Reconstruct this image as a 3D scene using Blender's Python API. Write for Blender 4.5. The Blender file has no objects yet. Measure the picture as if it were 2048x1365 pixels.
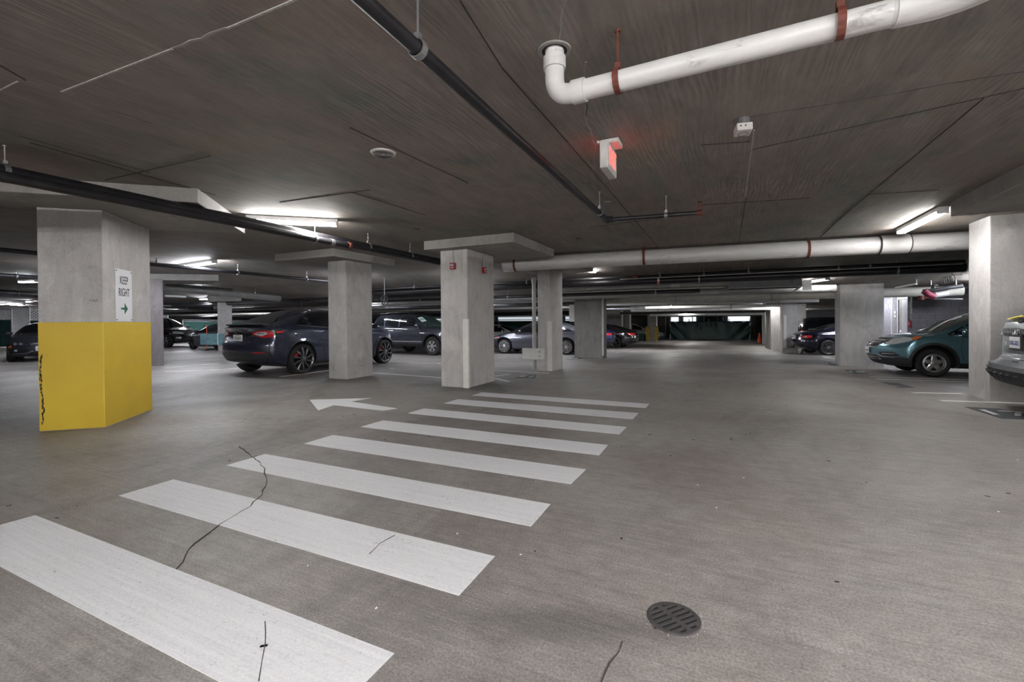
import bpy, bmesh, math, random
import numpy as np
from mathutils import Vector, Matrix
from mathutils.bvhtree import BVHTree
from mathutils.geometry import delaunay_2d_cdt
random.seed(7)
PI = math.pi
sc = bpy.context.scene
COL = sc.collection
# ---------------------------------------------------------------- camera, world, exposure
H = 1.3                                   # eye height
FPX = 905.0                               # focal length in pixels of the 2048 px wide frame
YAW, PITCH, ROLL = math.radians(25.1), math.radians(-0.5), math.radians(0.4)
cam_d = bpy.data.cameras.new('camera'); cam = bpy.data.objects.new('camera', cam_d); COL.objects.link(cam)
cam_d.sensor_width = 36.0; cam_d.lens = 36.0 * FPX / 2048.0
cam_d.shift_y = -0.01499; cam_d.clip_start = 0.05; cam_d.clip_end = 300
CAMROT = Matrix.Rotation(YAW, 3, 'Z') @ Matrix.Rotation(PI / 2 + PITCH, 3, 'X') @ Matrix.Rotation(-ROLL, 3, 'Z')
cam.matrix_world = Matrix.Translation((0, 0, H)) @ CAMROT.to_4x4()
sc.camera = cam
w = bpy.data.worlds.new('world'); sc.world = w; w.use_nodes = True
w.node_tree.nodes['Background'].inputs[0].default_value = (0.6, 0.65, 0.75, 1)
w.node_tree.nodes['Background'].inputs[1].default_value = 0.05
sc.view_settings.view_transform = 'Standard'; sc.view_settings.look = 'None'
sc.view_settings.exposure = 2.95; sc.view_settings.gamma = 1.0; sc.view_settings.use_curve_mapping = False
sc.cycles.max_bounces = 8; sc.cycles.diffuse_bounces = 5; sc.cycles.glossy_bounces = 3
sc.cycles.sample_clamp_indirect = 6.0; sc.cycles.caustics_reflective = False; sc.cycles.caustics_refractive = False
TUBE = 27.0                               # radiance of the fluorescent tubes
CEIL, SOFF = 2.91, 2.74                   # slab underside, underside of the drop panels

def ray(x, y):
    return CAMROT @ Vector(((x - 1024.0) / FPX, -(y - 651.8) / FPX, -1.0))
# beyond y = 9 m the whole deck, slab and all, slopes gently down
DP = [(-50, 0.0), (11.0, 0.0), (14.0, -0.09), (21.0, -0.14), (27.0, -0.30), (36.0, -0.48), (48.0, -0.70), (60.0, -0.90), (90.0, -1.30)]
def D(y): return float(np.interp(y, [p[0] for p in DP], [p[1] for p in DP]))
# beyond y = 13 m the slab overhead is lower
CP = [(-50, 0.0), (12.5, 0.0), (16.5, -0.44), (36, -0.44), (60, -0.34), (100, -0.34)]
def ceil_at(y): return CEIL + D(y) + float(np.interp(y, [p[0] for p in CP], [p[1] for p in CP]))
def hit(x, y, surf):
    d = ray(x, y); f = lambda t: H + d.z * t - surf(d.y * t)
    lo, hi = 0.02, 110.0 / max(d.y, 0.05)
    if f(lo) * f(hi) > 0: t = (surf(0) - H) / d.z
    else:
        for _ in range(60):
            mid = (lo + hi) / 2
            if f(lo) * f(mid) <= 0: hi = mid
            else: lo = mid
        t = (lo + hi) / 2
    return Vector((d.x * t, d.y * t, H + d.z * t))
def fl(x, y, z=0.0):
    """world point at height z over the (sloping) deck seen at photo pixel x, y (measuring aid)"""
    return hit(x, y, (lambda Y: z + D(Y)) if z < 2.0 else (lambda Y: ceil_at(Y) - (CEIL - z)))
def onY(x, y, Y):
    d = ray(x, y); t = Y / d.y
    return Vector((d.x * t, Y, H + d.z * t))
def onX(x, y, X):
    d = ray(x, y); t = X / d.x
    return Vector((X, d.y * t, H + d.z * t))

# ---------------------------------------------------------------- materials
MATS = {}
def nt(name):
    m = bpy.data.materials.new(name); m.use_nodes = True
    t = m.node_tree; b = t.nodes['Principled BSDF']
    MATS[name] = m
    return m, t, b
def N(t, typ, **kw):
    n = t.nodes.new(typ)
    for k, v in kw.items():
        if k in n.inputs: n.inputs[k].default_value = v
        else: setattr(n, k, v)
    return n
def ramp(t, src, stops):
    r = t.nodes.new('ShaderNodeValToRGB')
    els = r.color_ramp.elements
    while len(els) < len(stops): els.new(0.5)
    for e, (p, c) in zip(els, stops):
        e.position = p; e.color = (c if len(c) == 4 else (*c, 1))
    t.links.new(src, r.inputs[0]); return r.outputs[0]
def mixc(t, fac, a, b, mode='MIX'):
    n = t.nodes.new('ShaderNodeMix'); n.data_type = 'RGBA'; n.blend_type = mode
    if isinstance(fac, (int, float)): n.inputs[0].default_value = fac
    else: t.links.new(fac, n.inputs[0])
    for i, v in ((6, a), (7, b)):
        if isinstance(v, tuple): n.inputs[i].default_value = (*v, 1) if len(v) == 3 else v
        else: t.links.new(v, n.inputs[i])
    return n.outputs[2]
def coords(t, scale=(1, 1, 1), rot=(0, 0, 0), world=True):
    if world:
        g = t.nodes.new('ShaderNodeNewGeometry'); src = g.outputs['Position']
    else:
        g = t.nodes.new('ShaderNodeTexCoord'); src = g.outputs['Object']
    mp = N(t, 'ShaderNodeMapping'); mp.inputs['Scale'].default_value = scale; mp.inputs['Rotation'].default_value = rot
    t.links.new(src, mp.inputs[0]); return mp.outputs[0]
def noise(t, vec, scale, detail=4, rough=0.6, dist=0.0):
    n = N(t, 'ShaderNodeTexNoise'); n.inputs['Scale'].default_value = scale; n.inputs['Detail'].default_value = detail
    n.inputs['Roughness'].default_value = rough; n.inputs['Distortion'].default_value = dist
    t.links.new(vec, n.inputs['Vector']); return n.outputs[0]
def bump(t, b, h, strength, dist=0.01):
    n = N(t, 'ShaderNodeBump'); n.inputs['Strength'].default_value = strength; n.inputs['Distance'].default_value = dist
    t.links.new(h, n.inputs['Height']); t.links.new(n.outputs[0], b.inputs['Normal'])
def math_(t, op, a, b=None):
    n = N(t, 'ShaderNodeMath'); n.operation = op
    for i, v in enumerate((a, b)):
        if v is None: continue
        if isinstance(v, (int, float)): n.inputs[i].default_value = v
        else: t.links.new(v, n.inputs[i])
    return n.outputs[0]

def plain(name, col, rough=0.5, metal=0.0, var=0.12, scale=6.0, coat=0.0, world=False, bmp=0.0, spec=0.5):
    """colour with a little procedural mottling"""
    m, t, b = nt(name)
    v = coords(t, world=world)
    n = noise(t, v, scale, 5)
    c = ramp(t, n, [(0.3, tuple(x * (1 - var) for x in col)), (0.7, tuple(min(1, x * (1 + var)) for x in col))])
    t.links.new(c, b.inputs['Base Color'])
    b.inputs['Roughness'].default_value = rough; b.inputs['Metallic'].default_value = metal
    b.inputs['Coat Weight'].default_value = coat; b.inputs['Coat Roughness'].default_value = 0.04
    b.inputs['Specular IOR Level'].default_value = spec
    if bmp: bump(t, b, n, bmp)
    return m

def concrete(name, lo, hi, tint, stain=0.5, streak=True, bugs=True):
    m, t, b = nt(name)
    v = coords(t)
    big = noise(t, v, 0.9, 6, 0.65, 0.3)
    c = ramp(t, big, [(0.28, lo), (0.72, hi)])
    mid = noise(t, v, 4.5, 6, 0.7)
    c = mixc(t, ramp(t, mid, [(0.45, (0, 0, 0)), (0.75, (1, 1, 1))]), c, tint)
    if streak:
        vs = coords(t, (7, 7, 0.8)); st = noise(t, vs, 1.3, 6, 0.75, 0.6)
        c = mixc(t, 0.35, c, ramp(t, st, [(0.3, tuple(x * 0.86 for x in lo)), (0.7, tuple(x * 1.08 for x in hi))]))
    if bugs:
        bh = noise(t, coords(t, (1, 1, 0.6)), 38, 3, 0.6)
        c = mixc(t, ramp(t, bh, [(0.66, (0, 0, 0)), (0.72, (0.6, 0.6, 0.6))]), c, tuple(x * 0.45 for x in lo))
    blot = noise(t, coords(t, (1, 1, 0.7), (0.3, 0.2, 0.5)), 2.2, 7, 0.72, 0.8)
    c = mixc(t, ramp(t, blot, [(0.50, (0, 0, 0)), (0.70, (0.65, 0.65, 0.65))]), c, tuple(x * 0.80 for x in lo))
    pale = noise(t, coords(t, (1, 1, 0.5), (0.9, 0.1, 0.2)), 3.1, 6, 0.7, 0.5)
    c = mixc(t, ramp(t, pale, [(0.56, (0, 0, 0)), (0.70, (0.5, 0.5, 0.5))]), c, tuple(min(1, x * 1.22) for x in hi))
    fine = noise(t, v, 60, 4, 0.7)
    c = mixc(t, 0.30, c, ramp(t, fine, [(0.25, (0.25, 0.25, 0.25)), (0.75, (0.75, 0.75, 0.75))]), 'OVERLAY')
    t.links.new(c, b.inputs['Base Color'])
    b.inputs['Roughness'].default_value = 0.85
    bump(t, b, mid, 0.15, 0.01)
    return m

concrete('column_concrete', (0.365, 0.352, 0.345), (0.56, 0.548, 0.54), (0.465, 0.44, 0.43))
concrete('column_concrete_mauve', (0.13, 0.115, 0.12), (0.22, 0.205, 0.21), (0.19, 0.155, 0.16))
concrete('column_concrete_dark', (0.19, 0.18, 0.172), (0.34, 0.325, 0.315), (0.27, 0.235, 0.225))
concrete('panel_concrete', (0.24, 0.232, 0.222), (0.37, 0.355, 0.34), (0.30, 0.28, 0.265), streak=False)

def ceiling_mat():
    m, t, b = nt('ceiling_concrete')
    v = coords(t, rot=(0, 0, 0))
    # sheets of formwork plywood: each left its own tone
    vb = coords(t, (1, 1, 1), (0, 0, PI / 2))
    br = N(t, 'ShaderNodeTexBrick'); br.offset = 0.0; br.squash = 1.0
    br.inputs['Scale'].default_value = 1.0; br.inputs['Brick Width'].default_value = 2.44; br.inputs['Row Height'].default_value = 1.5
    br.inputs['Mortar Size'].default_value = 0.0
    br.inputs['Color1'].default_value = (0.0, 0.0, 0.0, 1); br.inputs['Color2'].default_value = (1, 1, 1, 1)
    t.links.new(vb, br.inputs['Vector'])
    tone = ramp(t, br.outputs[0], [(0.0, (0.275, 0.236, 0.215)), (0.35, (0.225, 0.212, 0.195)), (0.7, (0.265, 0.219, 0.200)), (1.0, (0.235, 0.204, 0.188))])
    blot = noise(t, coords(t, (1, 0.55, 1)), 0.8, 6, 0.68, 0.9)
    c = mixc(t, ramp(t, blot, [(0.47, (0, 0, 0)), (0.62, (0.9, 0.9, 0.9))]), tone, (0.180, 0.187, 0.172))
    blot2 = noise(t, coords(t, (1, 0.6, 1), (0, 0, 0.7)), 1.1, 6, 0.7, 0.6)
    c = mixc(t, ramp(t, blot2, [(0.52, (0, 0, 0)), (0.66, (0.7, 0.7, 0.7))]), c, (0.285, 0.235, 0.185))
    mott = noise(t, coords(t, (2.2, 0.7, 1)), 2.4, 8, 0.75, 0.4)
    c = mixc(t, 0.55, c, ramp(t, mott, [(0.28, (0.28, 0.28, 0.28)), (0.72, (0.68, 0.68, 0.68))]), 'OVERLAY')
    # cathedral wood grain pressed into the concrete, stronger in places
    wv = coords(t, (3.2, 0.42, 1), (0, 0, 0))
    wr = N(t, 'ShaderNodeTexWave'); wr.inputs['Scale'].default_value = 2.2; wr.inputs['Distortion'].default_value = 16.0
    wr.inputs['Detail'].default_value = 3.0; wr.inputs['Detail Scale'].default_value = 0.8; wr.inputs['Detail Roughness'].default_value = 0.6
    t.links.new(wv, wr.inputs['Vector'])
    patchy = ramp(t, noise(t, v, 0.7, 3), [(0.45, (0.03, 0.03, 0.03)), (0.7, (0.22, 0.22, 0.22))])
    c = mixc(t, patchy, c, wr.outputs[0], 'OVERLAY')
    gr = noise(t, coords(t, (16, 1.2, 1), (0, 0, 0)), 1.5, 7, 0.75, 0.3)
    c = mixc(t, 0.22, c, ramp(t, gr, [(0.3, (0.25, 0.25, 0.25)), (0.7, (0.7, 0.7, 0.7))]), 'OVERLAY')
    sp = noise(t, v, 22, 2, 0.5)
    c = mixc(t, ramp(t, sp, [(0.74, (0, 0, 0)), (0.79, (0.5, 0.5, 0.5))]), c, (0.40, 0.37, 0.34))
    t.links.new(c, b.inputs['Base Color']); b.inputs['Roughness'].default_value = 0.8
    bump(t, b, wr.outputs[0], 0.06, 0.01)
    return m
ceiling_mat()

def floor_mat():
    m, t, b = nt('floor_concrete')
    v = coords(t)
    big = noise(t, v, 0.35, 6, 0.6, 0.4)
    c = ramp(t, big, [(0.32, (0.170, 0.153, 0.146)), (0.50, (0.218, 0.202, 0.192)), (0.68, (0.262, 0.250, 0.235))])
    warm = noise(t, coords(t, (1, 1, 1), (0, 0, 1.0)), 0.8, 5, 0.65)
    c = mixc(t, ramp(t, warm, [(0.46, (0, 0, 0)), (0.66, (0.7, 0.7, 0.7))]), c, (0.185, 0.158, 0.146))
    # dark tyre and oil patches
    dk = noise(t, coords(t, (0.8, 0.5, 1), (0, 0, 0.3)), 0.6, 8, 0.74, 0.7)
    c = mixc(t, ramp(t, dk, [(0.50, (0, 0, 0)), (0.70, (0.75, 0.75, 0.75))]), c, (0.088, 0.080, 0.077))
    # patches with a place of their own: damp run by the drain, old resurfaced patch, darker ground round the column feet
    def blob(c, cx, cy, rx, ry, rot, col, k, edge=0.5):
        mp = N(t, 'ShaderNodeMapping'); mp.vector_type = 'TEXTURE'; mp.inputs['Location'].default_value = (cx, cy, 0); mp.inputs['Rotation'].default_value = (0, 0, rot); mp.inputs['Scale'].default_value = (rx, ry, 1e4)
        g = t.nodes.new('ShaderNodeNewGeometry'); t.links.new(g.outputs['Position'], mp.inputs[0])
        ln = N(t, 'ShaderNodeVectorMath'); ln.operation = 'LENGTH'; t.links.new(mp.outputs[0], ln.inputs[0])
        d = math_(t, 'ADD', ln.outputs['Value'], math_(t, 'MULTIPLY', math_(t, 'SUBTRACT', noise(t, v, 3.0, 6, 0.7), 0.5), 1.1))
        return mixc(t, ramp(t, d, [(edge, (k, k, k)), (1.0, (0, 0, 0))]), c, col)
    c = blob(c, -0.62, 1.84, 0.75, 0.16, 0.35, (0.10, 0.094, 0.09), 0.75, 0.3)
    c = blob(c, -0.25, 4.25, 0.6, 0.95, 0.0, (0.150, 0.122, 0.113), 0.5, 0.5)
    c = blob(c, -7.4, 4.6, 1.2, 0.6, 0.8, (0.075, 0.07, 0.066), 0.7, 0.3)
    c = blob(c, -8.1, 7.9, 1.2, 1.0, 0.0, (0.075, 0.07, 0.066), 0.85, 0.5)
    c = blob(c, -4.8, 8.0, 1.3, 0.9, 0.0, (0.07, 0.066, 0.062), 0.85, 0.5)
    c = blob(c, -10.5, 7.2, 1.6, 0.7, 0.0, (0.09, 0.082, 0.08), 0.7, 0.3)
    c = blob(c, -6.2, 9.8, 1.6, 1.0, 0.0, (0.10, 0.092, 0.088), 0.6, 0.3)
    # trowel / broom lines running across the aisle
    br = noise(t, coords(t, (1.2, 55, 1), (0, 0, 0.06)), 1.0, 4, 0.7)
    c = mixc(t, 0.60, c, ramp(t, br, [(0.3, (0.33, 0.33, 0.33)), (0.7, (0.62, 0.62, 0.62))]), 'OVERLAY')
    fine = noise(t, v, 90, 5, 0.8)
    c = mixc(t, 0.75, c, ramp(t, fine, [(0.30, (0.12, 0.12, 0.12)), (0.70, (0.88, 0.88, 0.88))]), 'OVERLAY')
    mid = noise(t, coords(t, (1.0, 1.6, 1), (0, 0, 0.1)), 7, 6, 0.75)
    c = mixc(t, 0.35, c, ramp(t, mid, [(0.32, (0.25, 0.25, 0.25)), (0.68, (0.75, 0.75, 0.75))]), 'OVERLAY')
    sp = noise(t, v, 26, 2, 0.5)
    c = mixc(t, ramp(t, sp, [(0.725, (0, 0, 0)), (0.76, (0.8, 0.8, 0.8))]), c, (0.10, 0.095, 0.09))
    c = mixc(t, ramp(t, sp, [(0.20, (0.6, 0.6, 0.6)), (0.25, (0, 0, 0))]), c, (0.45, 0.44, 0.42))
    t.links.new(c, b.inputs['Base Color'])
    r = ramp(t, big, [(0.3, (0.62, 0.62, 0.62)), (0.7, (0.48, 0.48, 0.48))])
    t.links.new(r, b.inputs['Roughness'])
    b.inputs['Specular IOR Level'].default_value = 0.4
    h = math_(t, 'ADD', math_(t, 'MULTIPLY', br, 0.5), math_(t, 'MULTIPLY', fine, 0.6))
    bump(t, b, h, 0.25, 0.004)
floor_mat()

def paint_mat(name, col, worn, amt=0.6):
    m, t, b = nt(name)
    v = coords(t)
    n = noise(t, v, 45, 5, 0.75); n2 = noise(t, v, 2.0, 4, 0.6)
    k = math_(t, 'ADD', math_(t, 'MULTIPLY', n, 0.8), math_(t, 'MULTIPLY', n2, 0.25))
    c = ramp(t, k, [(0.345, worn), (0.43, col), (0.9, tuple(min(1, x * 1.05) for x in col))])
    ln = noise(t, coords(t, (1.2, 60, 1), (0, 0, 0.06)), 1.0, 3, 0.6)
    c = mixc(t, 0.45, c, ramp(t, ln, [(0.3, (0.33, 0.33, 0.33)), (0.7, (0.6, 0.6, 0.6))]), 'OVERLAY')
    c = mixc(t, 0.35, c, ramp(t, noise(t, v, 110, 4, 0.8), [(0.3, (0.2, 0.2, 0.2)), (0.7, (0.8, 0.8, 0.8))]), 'OVERLAY')
    t.links.new(c, b.inputs['Base Color']); b.inputs['Roughness'].default_value = 0.6
    bump(t, b, n, 0.2, 0.003)
paint_mat('white_road_paint', (0.60, 0.60, 0.62), (0.27, 0.26, 0.25))
paint_mat('faded_line_paint', (0.62, 0.62, 0.60), (0.34, 0.33, 0.31))
paint_mat('black_stencil_paint', (0.035, 0.04, 0.045), (0.10, 0.10, 0.10))

def yellow_mat():
    m, t, b = nt('yellow_column_paint')
    v = coords(t)
    n = noise(t, v, 1.4, 5, 0.6); n2 = noise(t, v, 9, 4, 0.7)
    c = ramp(t, n, [(0.3, (0.60, 0.40, 0.030)), (0.7, (0.66, 0.47, 0.036))])
    c = mixc(t, ramp(t, n2, [(0.68, (0, 0, 0)), (0.76, (0.5, 0.5, 0.5))]), c, (0.36, 0.22, 0.03))
    t.links.new(c, b.inputs['Base Color']); b.inputs['Roughness'].default_value = 0.45
    bump(t, b, n2, 0.1, 0.004)
yellow_mat()

def pvc_mat():
    m, t, b = nt('white_pvc')
    v = coords(t)
    n = noise(t, coords(t, (1, 3, 3)), 3.0, 6, 0.75, 0.5)
    c = ramp(t, n, [(0.30, (0.30, 0.29, 0.28)), (0.40, (0.60, 0.595, 0.59)), (0.75, (0.70, 0.695, 0.69))])
    t.links.new(c, b.inputs['Base Color']); b.inputs['Roughness'].default_value = 0.35
pvc_mat()
plain('black_pipe', (0.022, 0.021, 0.024), 0.38, 0.3, 0.3, 8, world=True)
plain('dark_pipe', (0.05, 0.05, 0.055), 0.35, 0.3, 0.3, 8, world=True)
plain('grey_pipe', (0.34, 0.345, 0.34), 0.45, 0.1, 0.12, 5, world=True)
plain('conduit_steel', (0.42, 0.42, 0.43), 0.35, 0.85, 0.15, 9, world=True)
plain('beige_pipe', (0.50, 0.49, 0.45), 0.5, 0, 0.12, 6, world=True)
plain('rod_steel', (0.35, 0.35, 0.36), 0.4, 0.8)
plain('rust_red', (0.13, 0.035, 0.022), 0.7, 0.1, 0.35, 12)
plain('dark_metal', (0.05, 0.05, 0.052), 0.5, 0.5)
plain('dark_seam', (0.035, 0.03, 0.028), 0.9)
plain('light_seam', (0.42, 0.41, 0.39), 0.9, 0, 0.3, 30)
plain('pale_guard', (0.66, 0.655, 0.63), 0.6, 0, 0.08, 10)
plain('white_enamel', (0.75, 0.75, 0.76), 0.4)
plain('off_white_plastic', (0.60, 0.585, 0.56), 0.45)
plain('light_grey_paint', (0.52, 0.525, 0.52), 0.5)
plain('duct_grey', (0.125, 0.125, 0.13), 0.5, 0.3)
plain('alarm_red', (0.32, 0.012, 0.02), 0.35)
plain('cast_iron', (0.045, 0.040, 0.042), 0.7, 0.2, 0.3, 18, bmp=0.3)
plain('drain_void', (0.004, 0.004, 0.004), 0.9)
plain('sign_white', (0.74, 0.74, 0.77), 0.45, 0, 0.02)
plain('sign_black', (0.03, 0.03, 0.035), 0.5)
plain('sign_green', (0.01, 0.14, 0.08), 0.5)
plain('cone_orange', (0.80, 0.10, 0.02), 0.5)
plain('hazard_yellow', (0.75, 0.50, 0.04), 0.5)
plain('hazard_black', (0.03, 0.03, 0.03), 0.5)
plain('galvanised', (0.62, 0.63, 0.65), 0.4, 0.6)
plain('cinder_block', (0.15, 0.145, 0.16), 0.9, 0, 0.18, 14, world=True, bmp=0.4)
plain('mortar', (0.34, 0.34, 0.33), 0.9)
plain('wall_paint', (0.22, 0.22, 0.215), 0.85, 0, 0.2, 2, world=True)
plain('dark_wall', (0.10, 0.10, 0.105), 0.85, 0, 0.2, 2, world=True)
plain('door_frame_white', (0.60, 0.60, 0.66), 0.45)
plain('door_tan', (0.28, 0.26, 0.23), 0.5)
plain('rub_teal', (0.16, 0.30, 0.34), 0.6, 0, 0.25, 5)
def tarp_mat():
    m, t, b = nt('green_tarp')
    v = coords(t); n = noise(t, coords(t, (1, 1, 0.5)), 2.5, 5, 0.6, 1.0)
    c = ramp(t, n, [(0.3, (0.008, 0.028, 0.026)), (0.7, (0.016, 0.05, 0.046))])
    t.links.new(c, b.inputs['Base Color']); b.inputs['Roughness'].default_value = 0.55
    bump(t, b, n, 0.5, 0.05)
tarp_mat()
plain('pale_green_screen', (0.022, 0.085, 0.072), 0.8, 0, 0.15, 3, world=True)

def emis(name, col, s):
    m, t, b = nt(name)
    b.inputs['Base Color'].default_value = (*col, 1); b.inputs['Emission Color'].default_value = (*col, 1)
    b.inputs['Emission Strength'].default_value = s; b.inputs['Roughness'].default_value = 0.4
    return m
emis('tube_glow', (1.0, 0.985, 0.97), TUBE)
emis('tube_glow_cool', (0.90, 0.93, 1.0), TUBE)
emis('exit_red_glow', (1.0, 0.06, 0.05), 0.55)
emis('tube_glow_far', (1.0, 0.99, 0.97), 32.0)
emis('tube_glow_soft', (1.0, 0.985, 0.97), 14.0)
emis('tube_glow_fill', (1.0, 0.985, 0.97), 88.0)
emis('bright_panel_glow', (0.80, 0.88, 0.95), 0.16)  # glow put into the material for lamplit slats and bright far panels

# ---------------------------------------------------------------- mesh helpers
MW = {}
def link(o, parent=None):
    COL.objects.link(o)
    if parent is not None: o.parent = parent
    return o
def tag(o, label=None, cat=None, group=None, kind=None):
    if label: o['label'] = label
    if cat: o['category'] = cat
    if group: o['group'] = group
    if kind: o['kind'] = kind
    return o
def thing(name, label, cat, loc=(0, 0, 0), rotz=0.0, group=None):
    o = bpy.data.objects.new(name, None); o.empty_display_size = 0.1; COL.objects.link(o)
    o.location = loc; o.rotation_euler = (0, 0, rotz)
    MW[o.name] = Matrix.Translation(Vector(loc)) @ Matrix.Rotation(rotz, 4, 'Z')
    return tag(o, label, cat, group)
class MB:
    def __init__(self): self.v = []; self.f = []; self.mi = []; self.cur = 0
    def add(self, vs, fs):
        o = len(self.v); self.v += [Vector(p) for p in vs]; self.f += [tuple(i + o for i in f) for f in fs]
        self.mi += [self.cur] * len(fs); return self
    def box(self, c, s, rot=0.0, M=None):
        x, y, z = s[0] / 2, s[1] / 2, s[2] / 2
        p = [Vector((a * x, b * y, d * z)) for a in (-1, 1) for b in (-1, 1) for d in (-1, 1)]
        R = M if M is not None else Matrix.Rotation(rot, 3, 'Z')
        p = [R @ q + Vector(c) for q in p]
        return self.add(p, [(0, 1, 3, 2), (4, 6, 7, 5), (0, 4, 5, 1), (2, 3, 7, 6), (0, 2, 6, 4), (1, 5, 7, 3)])
    def box2(self, a, b):
        return self.box([(a[i] + b[i]) / 2 for i in range(3)], [abs(a[i] - b[i]) for i in range(3)])
    def beam(self, a, b, wid, hei, up=(0, 0, 1)):
        a, b = Vector(a), Vector(b); d = (b - a); L = d.length; d.normalize()
        s = d.cross(Vector(up)); s = s.normalized() if s.length > 1e-6 else Vector((1, 0, 0)); u = s.cross(d)
        M = Matrix((s, d, u)).transposed()
        return self.box((a + b) / 2, (wid, L, hei), M=M)
    def prism(self, pts, z0, z1):
        n = len(pts)
        a = sum(pts[i][0] * pts[(i + 1) % n][1] - pts[(i + 1) % n][0] * pts[i][1] for i in range(n))
        if a < 0: pts = pts[::-1]
        vs = [(p[0], p[1], z0) for p in pts] + [(p[0], p[1], z1) for p in pts]
        fs = [tuple(range(n))[::-1], tuple(range(n, 2 * n))] + [(i, (i + 1) % n, n + (i + 1) % n, n + i) for i in range(n)]
        return self.add(vs, fs)
    def tube(self, pts, r, seg=12, cap=True):
        pts = [Vector(p) for p in pts]; n = len(pts)
        if not hasattr(r, '__len__'): r = [r] * n
        vs = []; prev = None
        for i, p in enumerate(pts):
            d = ((pts[i] - pts[i - 1]).normalized() if i > 0 else Vector()) + ((pts[i + 1] - pts[i]).normalized() if i < n - 1 else Vector())
            d.normalize()
            if prev is None:
                up = Vector((0, 0, 1)) if abs(d.z) < 0.9 else Vector((1, 0, 0))
                s = d.cross(up).normalized()
            else:
                s = (prev - d * prev.dot(d)).normalized()
            prev = s; u = s.cross(d)
            k = 1.0
            if 0 < i < n - 1:
                c = (pts[i] - pts[i - 1]).normalized().dot(d); k = 1 / max(0.5, c)
            for j in range(seg):
                a = 2 * PI * j / seg
                vs.append(p + (s * math.cos(a) + u * math.sin(a)) * r[i] * (k if n < 6 else 1))
        fs = [(i * seg + j, (i + 1) * seg + j, (i + 1) * seg + (j + 1) % seg, i * seg + (j + 1) % seg) for i in range(n - 1) for j in range(seg)]
        if cap: fs += [tuple(range(seg)), tuple(range((n - 1) * seg, n * seg))[::-1]]
        return self.add(vs, fs)
    def cyl(self, a, b, r, seg=16, r2=None):
        return self.tube([a, b], [r, r if r2 is None else r2], seg)
    def lathe(self, prof, axis='z', c=(0, 0, 0), seg=24, closed=False):
        """prof: (radius, height) pairs"""
        vs = []; n = len(prof)
        for (r, h) in prof:
            for j in range(seg):
                a = 2 * PI * j / seg; p = (r * math.cos(a), r * math.sin(a), h)
                if axis == 'y': p = (p[0], p[2], p[1])
                if axis == 'x': p = (p[2], p[0], p[1])
                vs.append((p[0] + c[0], p[1] + c[1], p[2] + c[2]))
        fs = [(i * seg + j, i * seg + (j + 1) % seg, (i + 1) * seg + (j + 1) % seg, (i + 1) * seg + j) for i in range(n - 1) for j in range(seg)]
        if closed: fs += [((n - 1) * seg + j, (n - 1) * seg + (j + 1) % seg, (j + 1) % seg, j) for j in range(seg)]
        return self.add(vs, fs)
    def sink(self):
        for p in self.v: p.z += D(p.y)
        return self
    def build(self, name, mat, parent=None, world=False, smooth=False, bevel=0.0, normals=True):
        me = bpy.data.meshes.new(name)
        vs = self.v
        if world and parent is not None:
            Mi = MW[parent.name].inverted(); vs = [Mi @ p for p in vs]
        me.from_pydata([tuple(p) for p in vs], [], self.f)
        for m in (mat if isinstance(mat, (list, tuple)) else [mat]): me.materials.append(MATS[m])
        me.polygons.foreach_set('material_index', self.mi)
        if normals:
            bm = bmesh.new(); bm.from_mesh(me); bmesh.ops.recalc_face_normals(bm, faces=bm.faces); bm.to_mesh(me); bm.free()
        if smooth:
            me.polygons.foreach_set('use_smooth', [True] * len(me.polygons))
            try: me.set_sharp_from_angle(angle=math.radians(40))
            except Exception: pass
        o = bpy.data.objects.new(name, me); link(o, parent)
        if parent is not None: MW[o.name] = MW[parent.name]
        else: MW[o.name] = Matrix.Identity(4)
        if bevel:
            b = o.modifiers.new('bevel', 'BEVEL'); b.width = bevel; b.segments = 2; b.limit_method = 'ANGLE'
        return o
def text_obj(name, s, size, mat, M, parent=None, world=True, extrude=0.001, sx=1.0, bold=0.0):
    """flat lettering as mesh; M maps the text plane (x right, y up) to the world"""
    cu = bpy.data.curves.new(name, 'FONT'); cu.body = s; cu.size = size; cu.align_x = 'CENTER'; cu.align_y = 'CENTER'
    cu.extrude = extrude; cu.resolution_u = 3; cu.offset = bold; cu.space_line = 0.95
    to = bpy.data.objects.new('tmp_text', cu); COL.objects.link(to)
    dg = bpy.context.evaluated_depsgraph_get(); me = bpy.data.meshes.new_from_object(to.evaluated_get(dg))
    bpy.data.objects.remove(to); bpy.data.curves.remove(cu)
    me.name = name
    me.transform(M @ Matrix.Diagonal((sx, 1, 1, 1)))
    if world and parent is not None: me.transform(MW[parent.name].inverted())
    me.materials.clear(); me.materials.append(MATS[mat])
    o = bpy.data.objects.new(name, me); link(o, parent)
    MW[o.name] = MW[parent.name] if parent is not None else Matrix.Identity(4)
    return o
def frame(o, right, up):
    """4x4 matrix with origin o, x = right, y = up"""
    r = Vector(right).normalized(); u = Vector(up).normalized(); n = r.cross(u)
    M = Matrix((r, u, n)).transposed().to_4x4(); M.translation = Vector(o); return M
# ================================================================ the setting
X0, X1, Y0, Y1 = -62.0, 16.0, -14.0, 78.0
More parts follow.
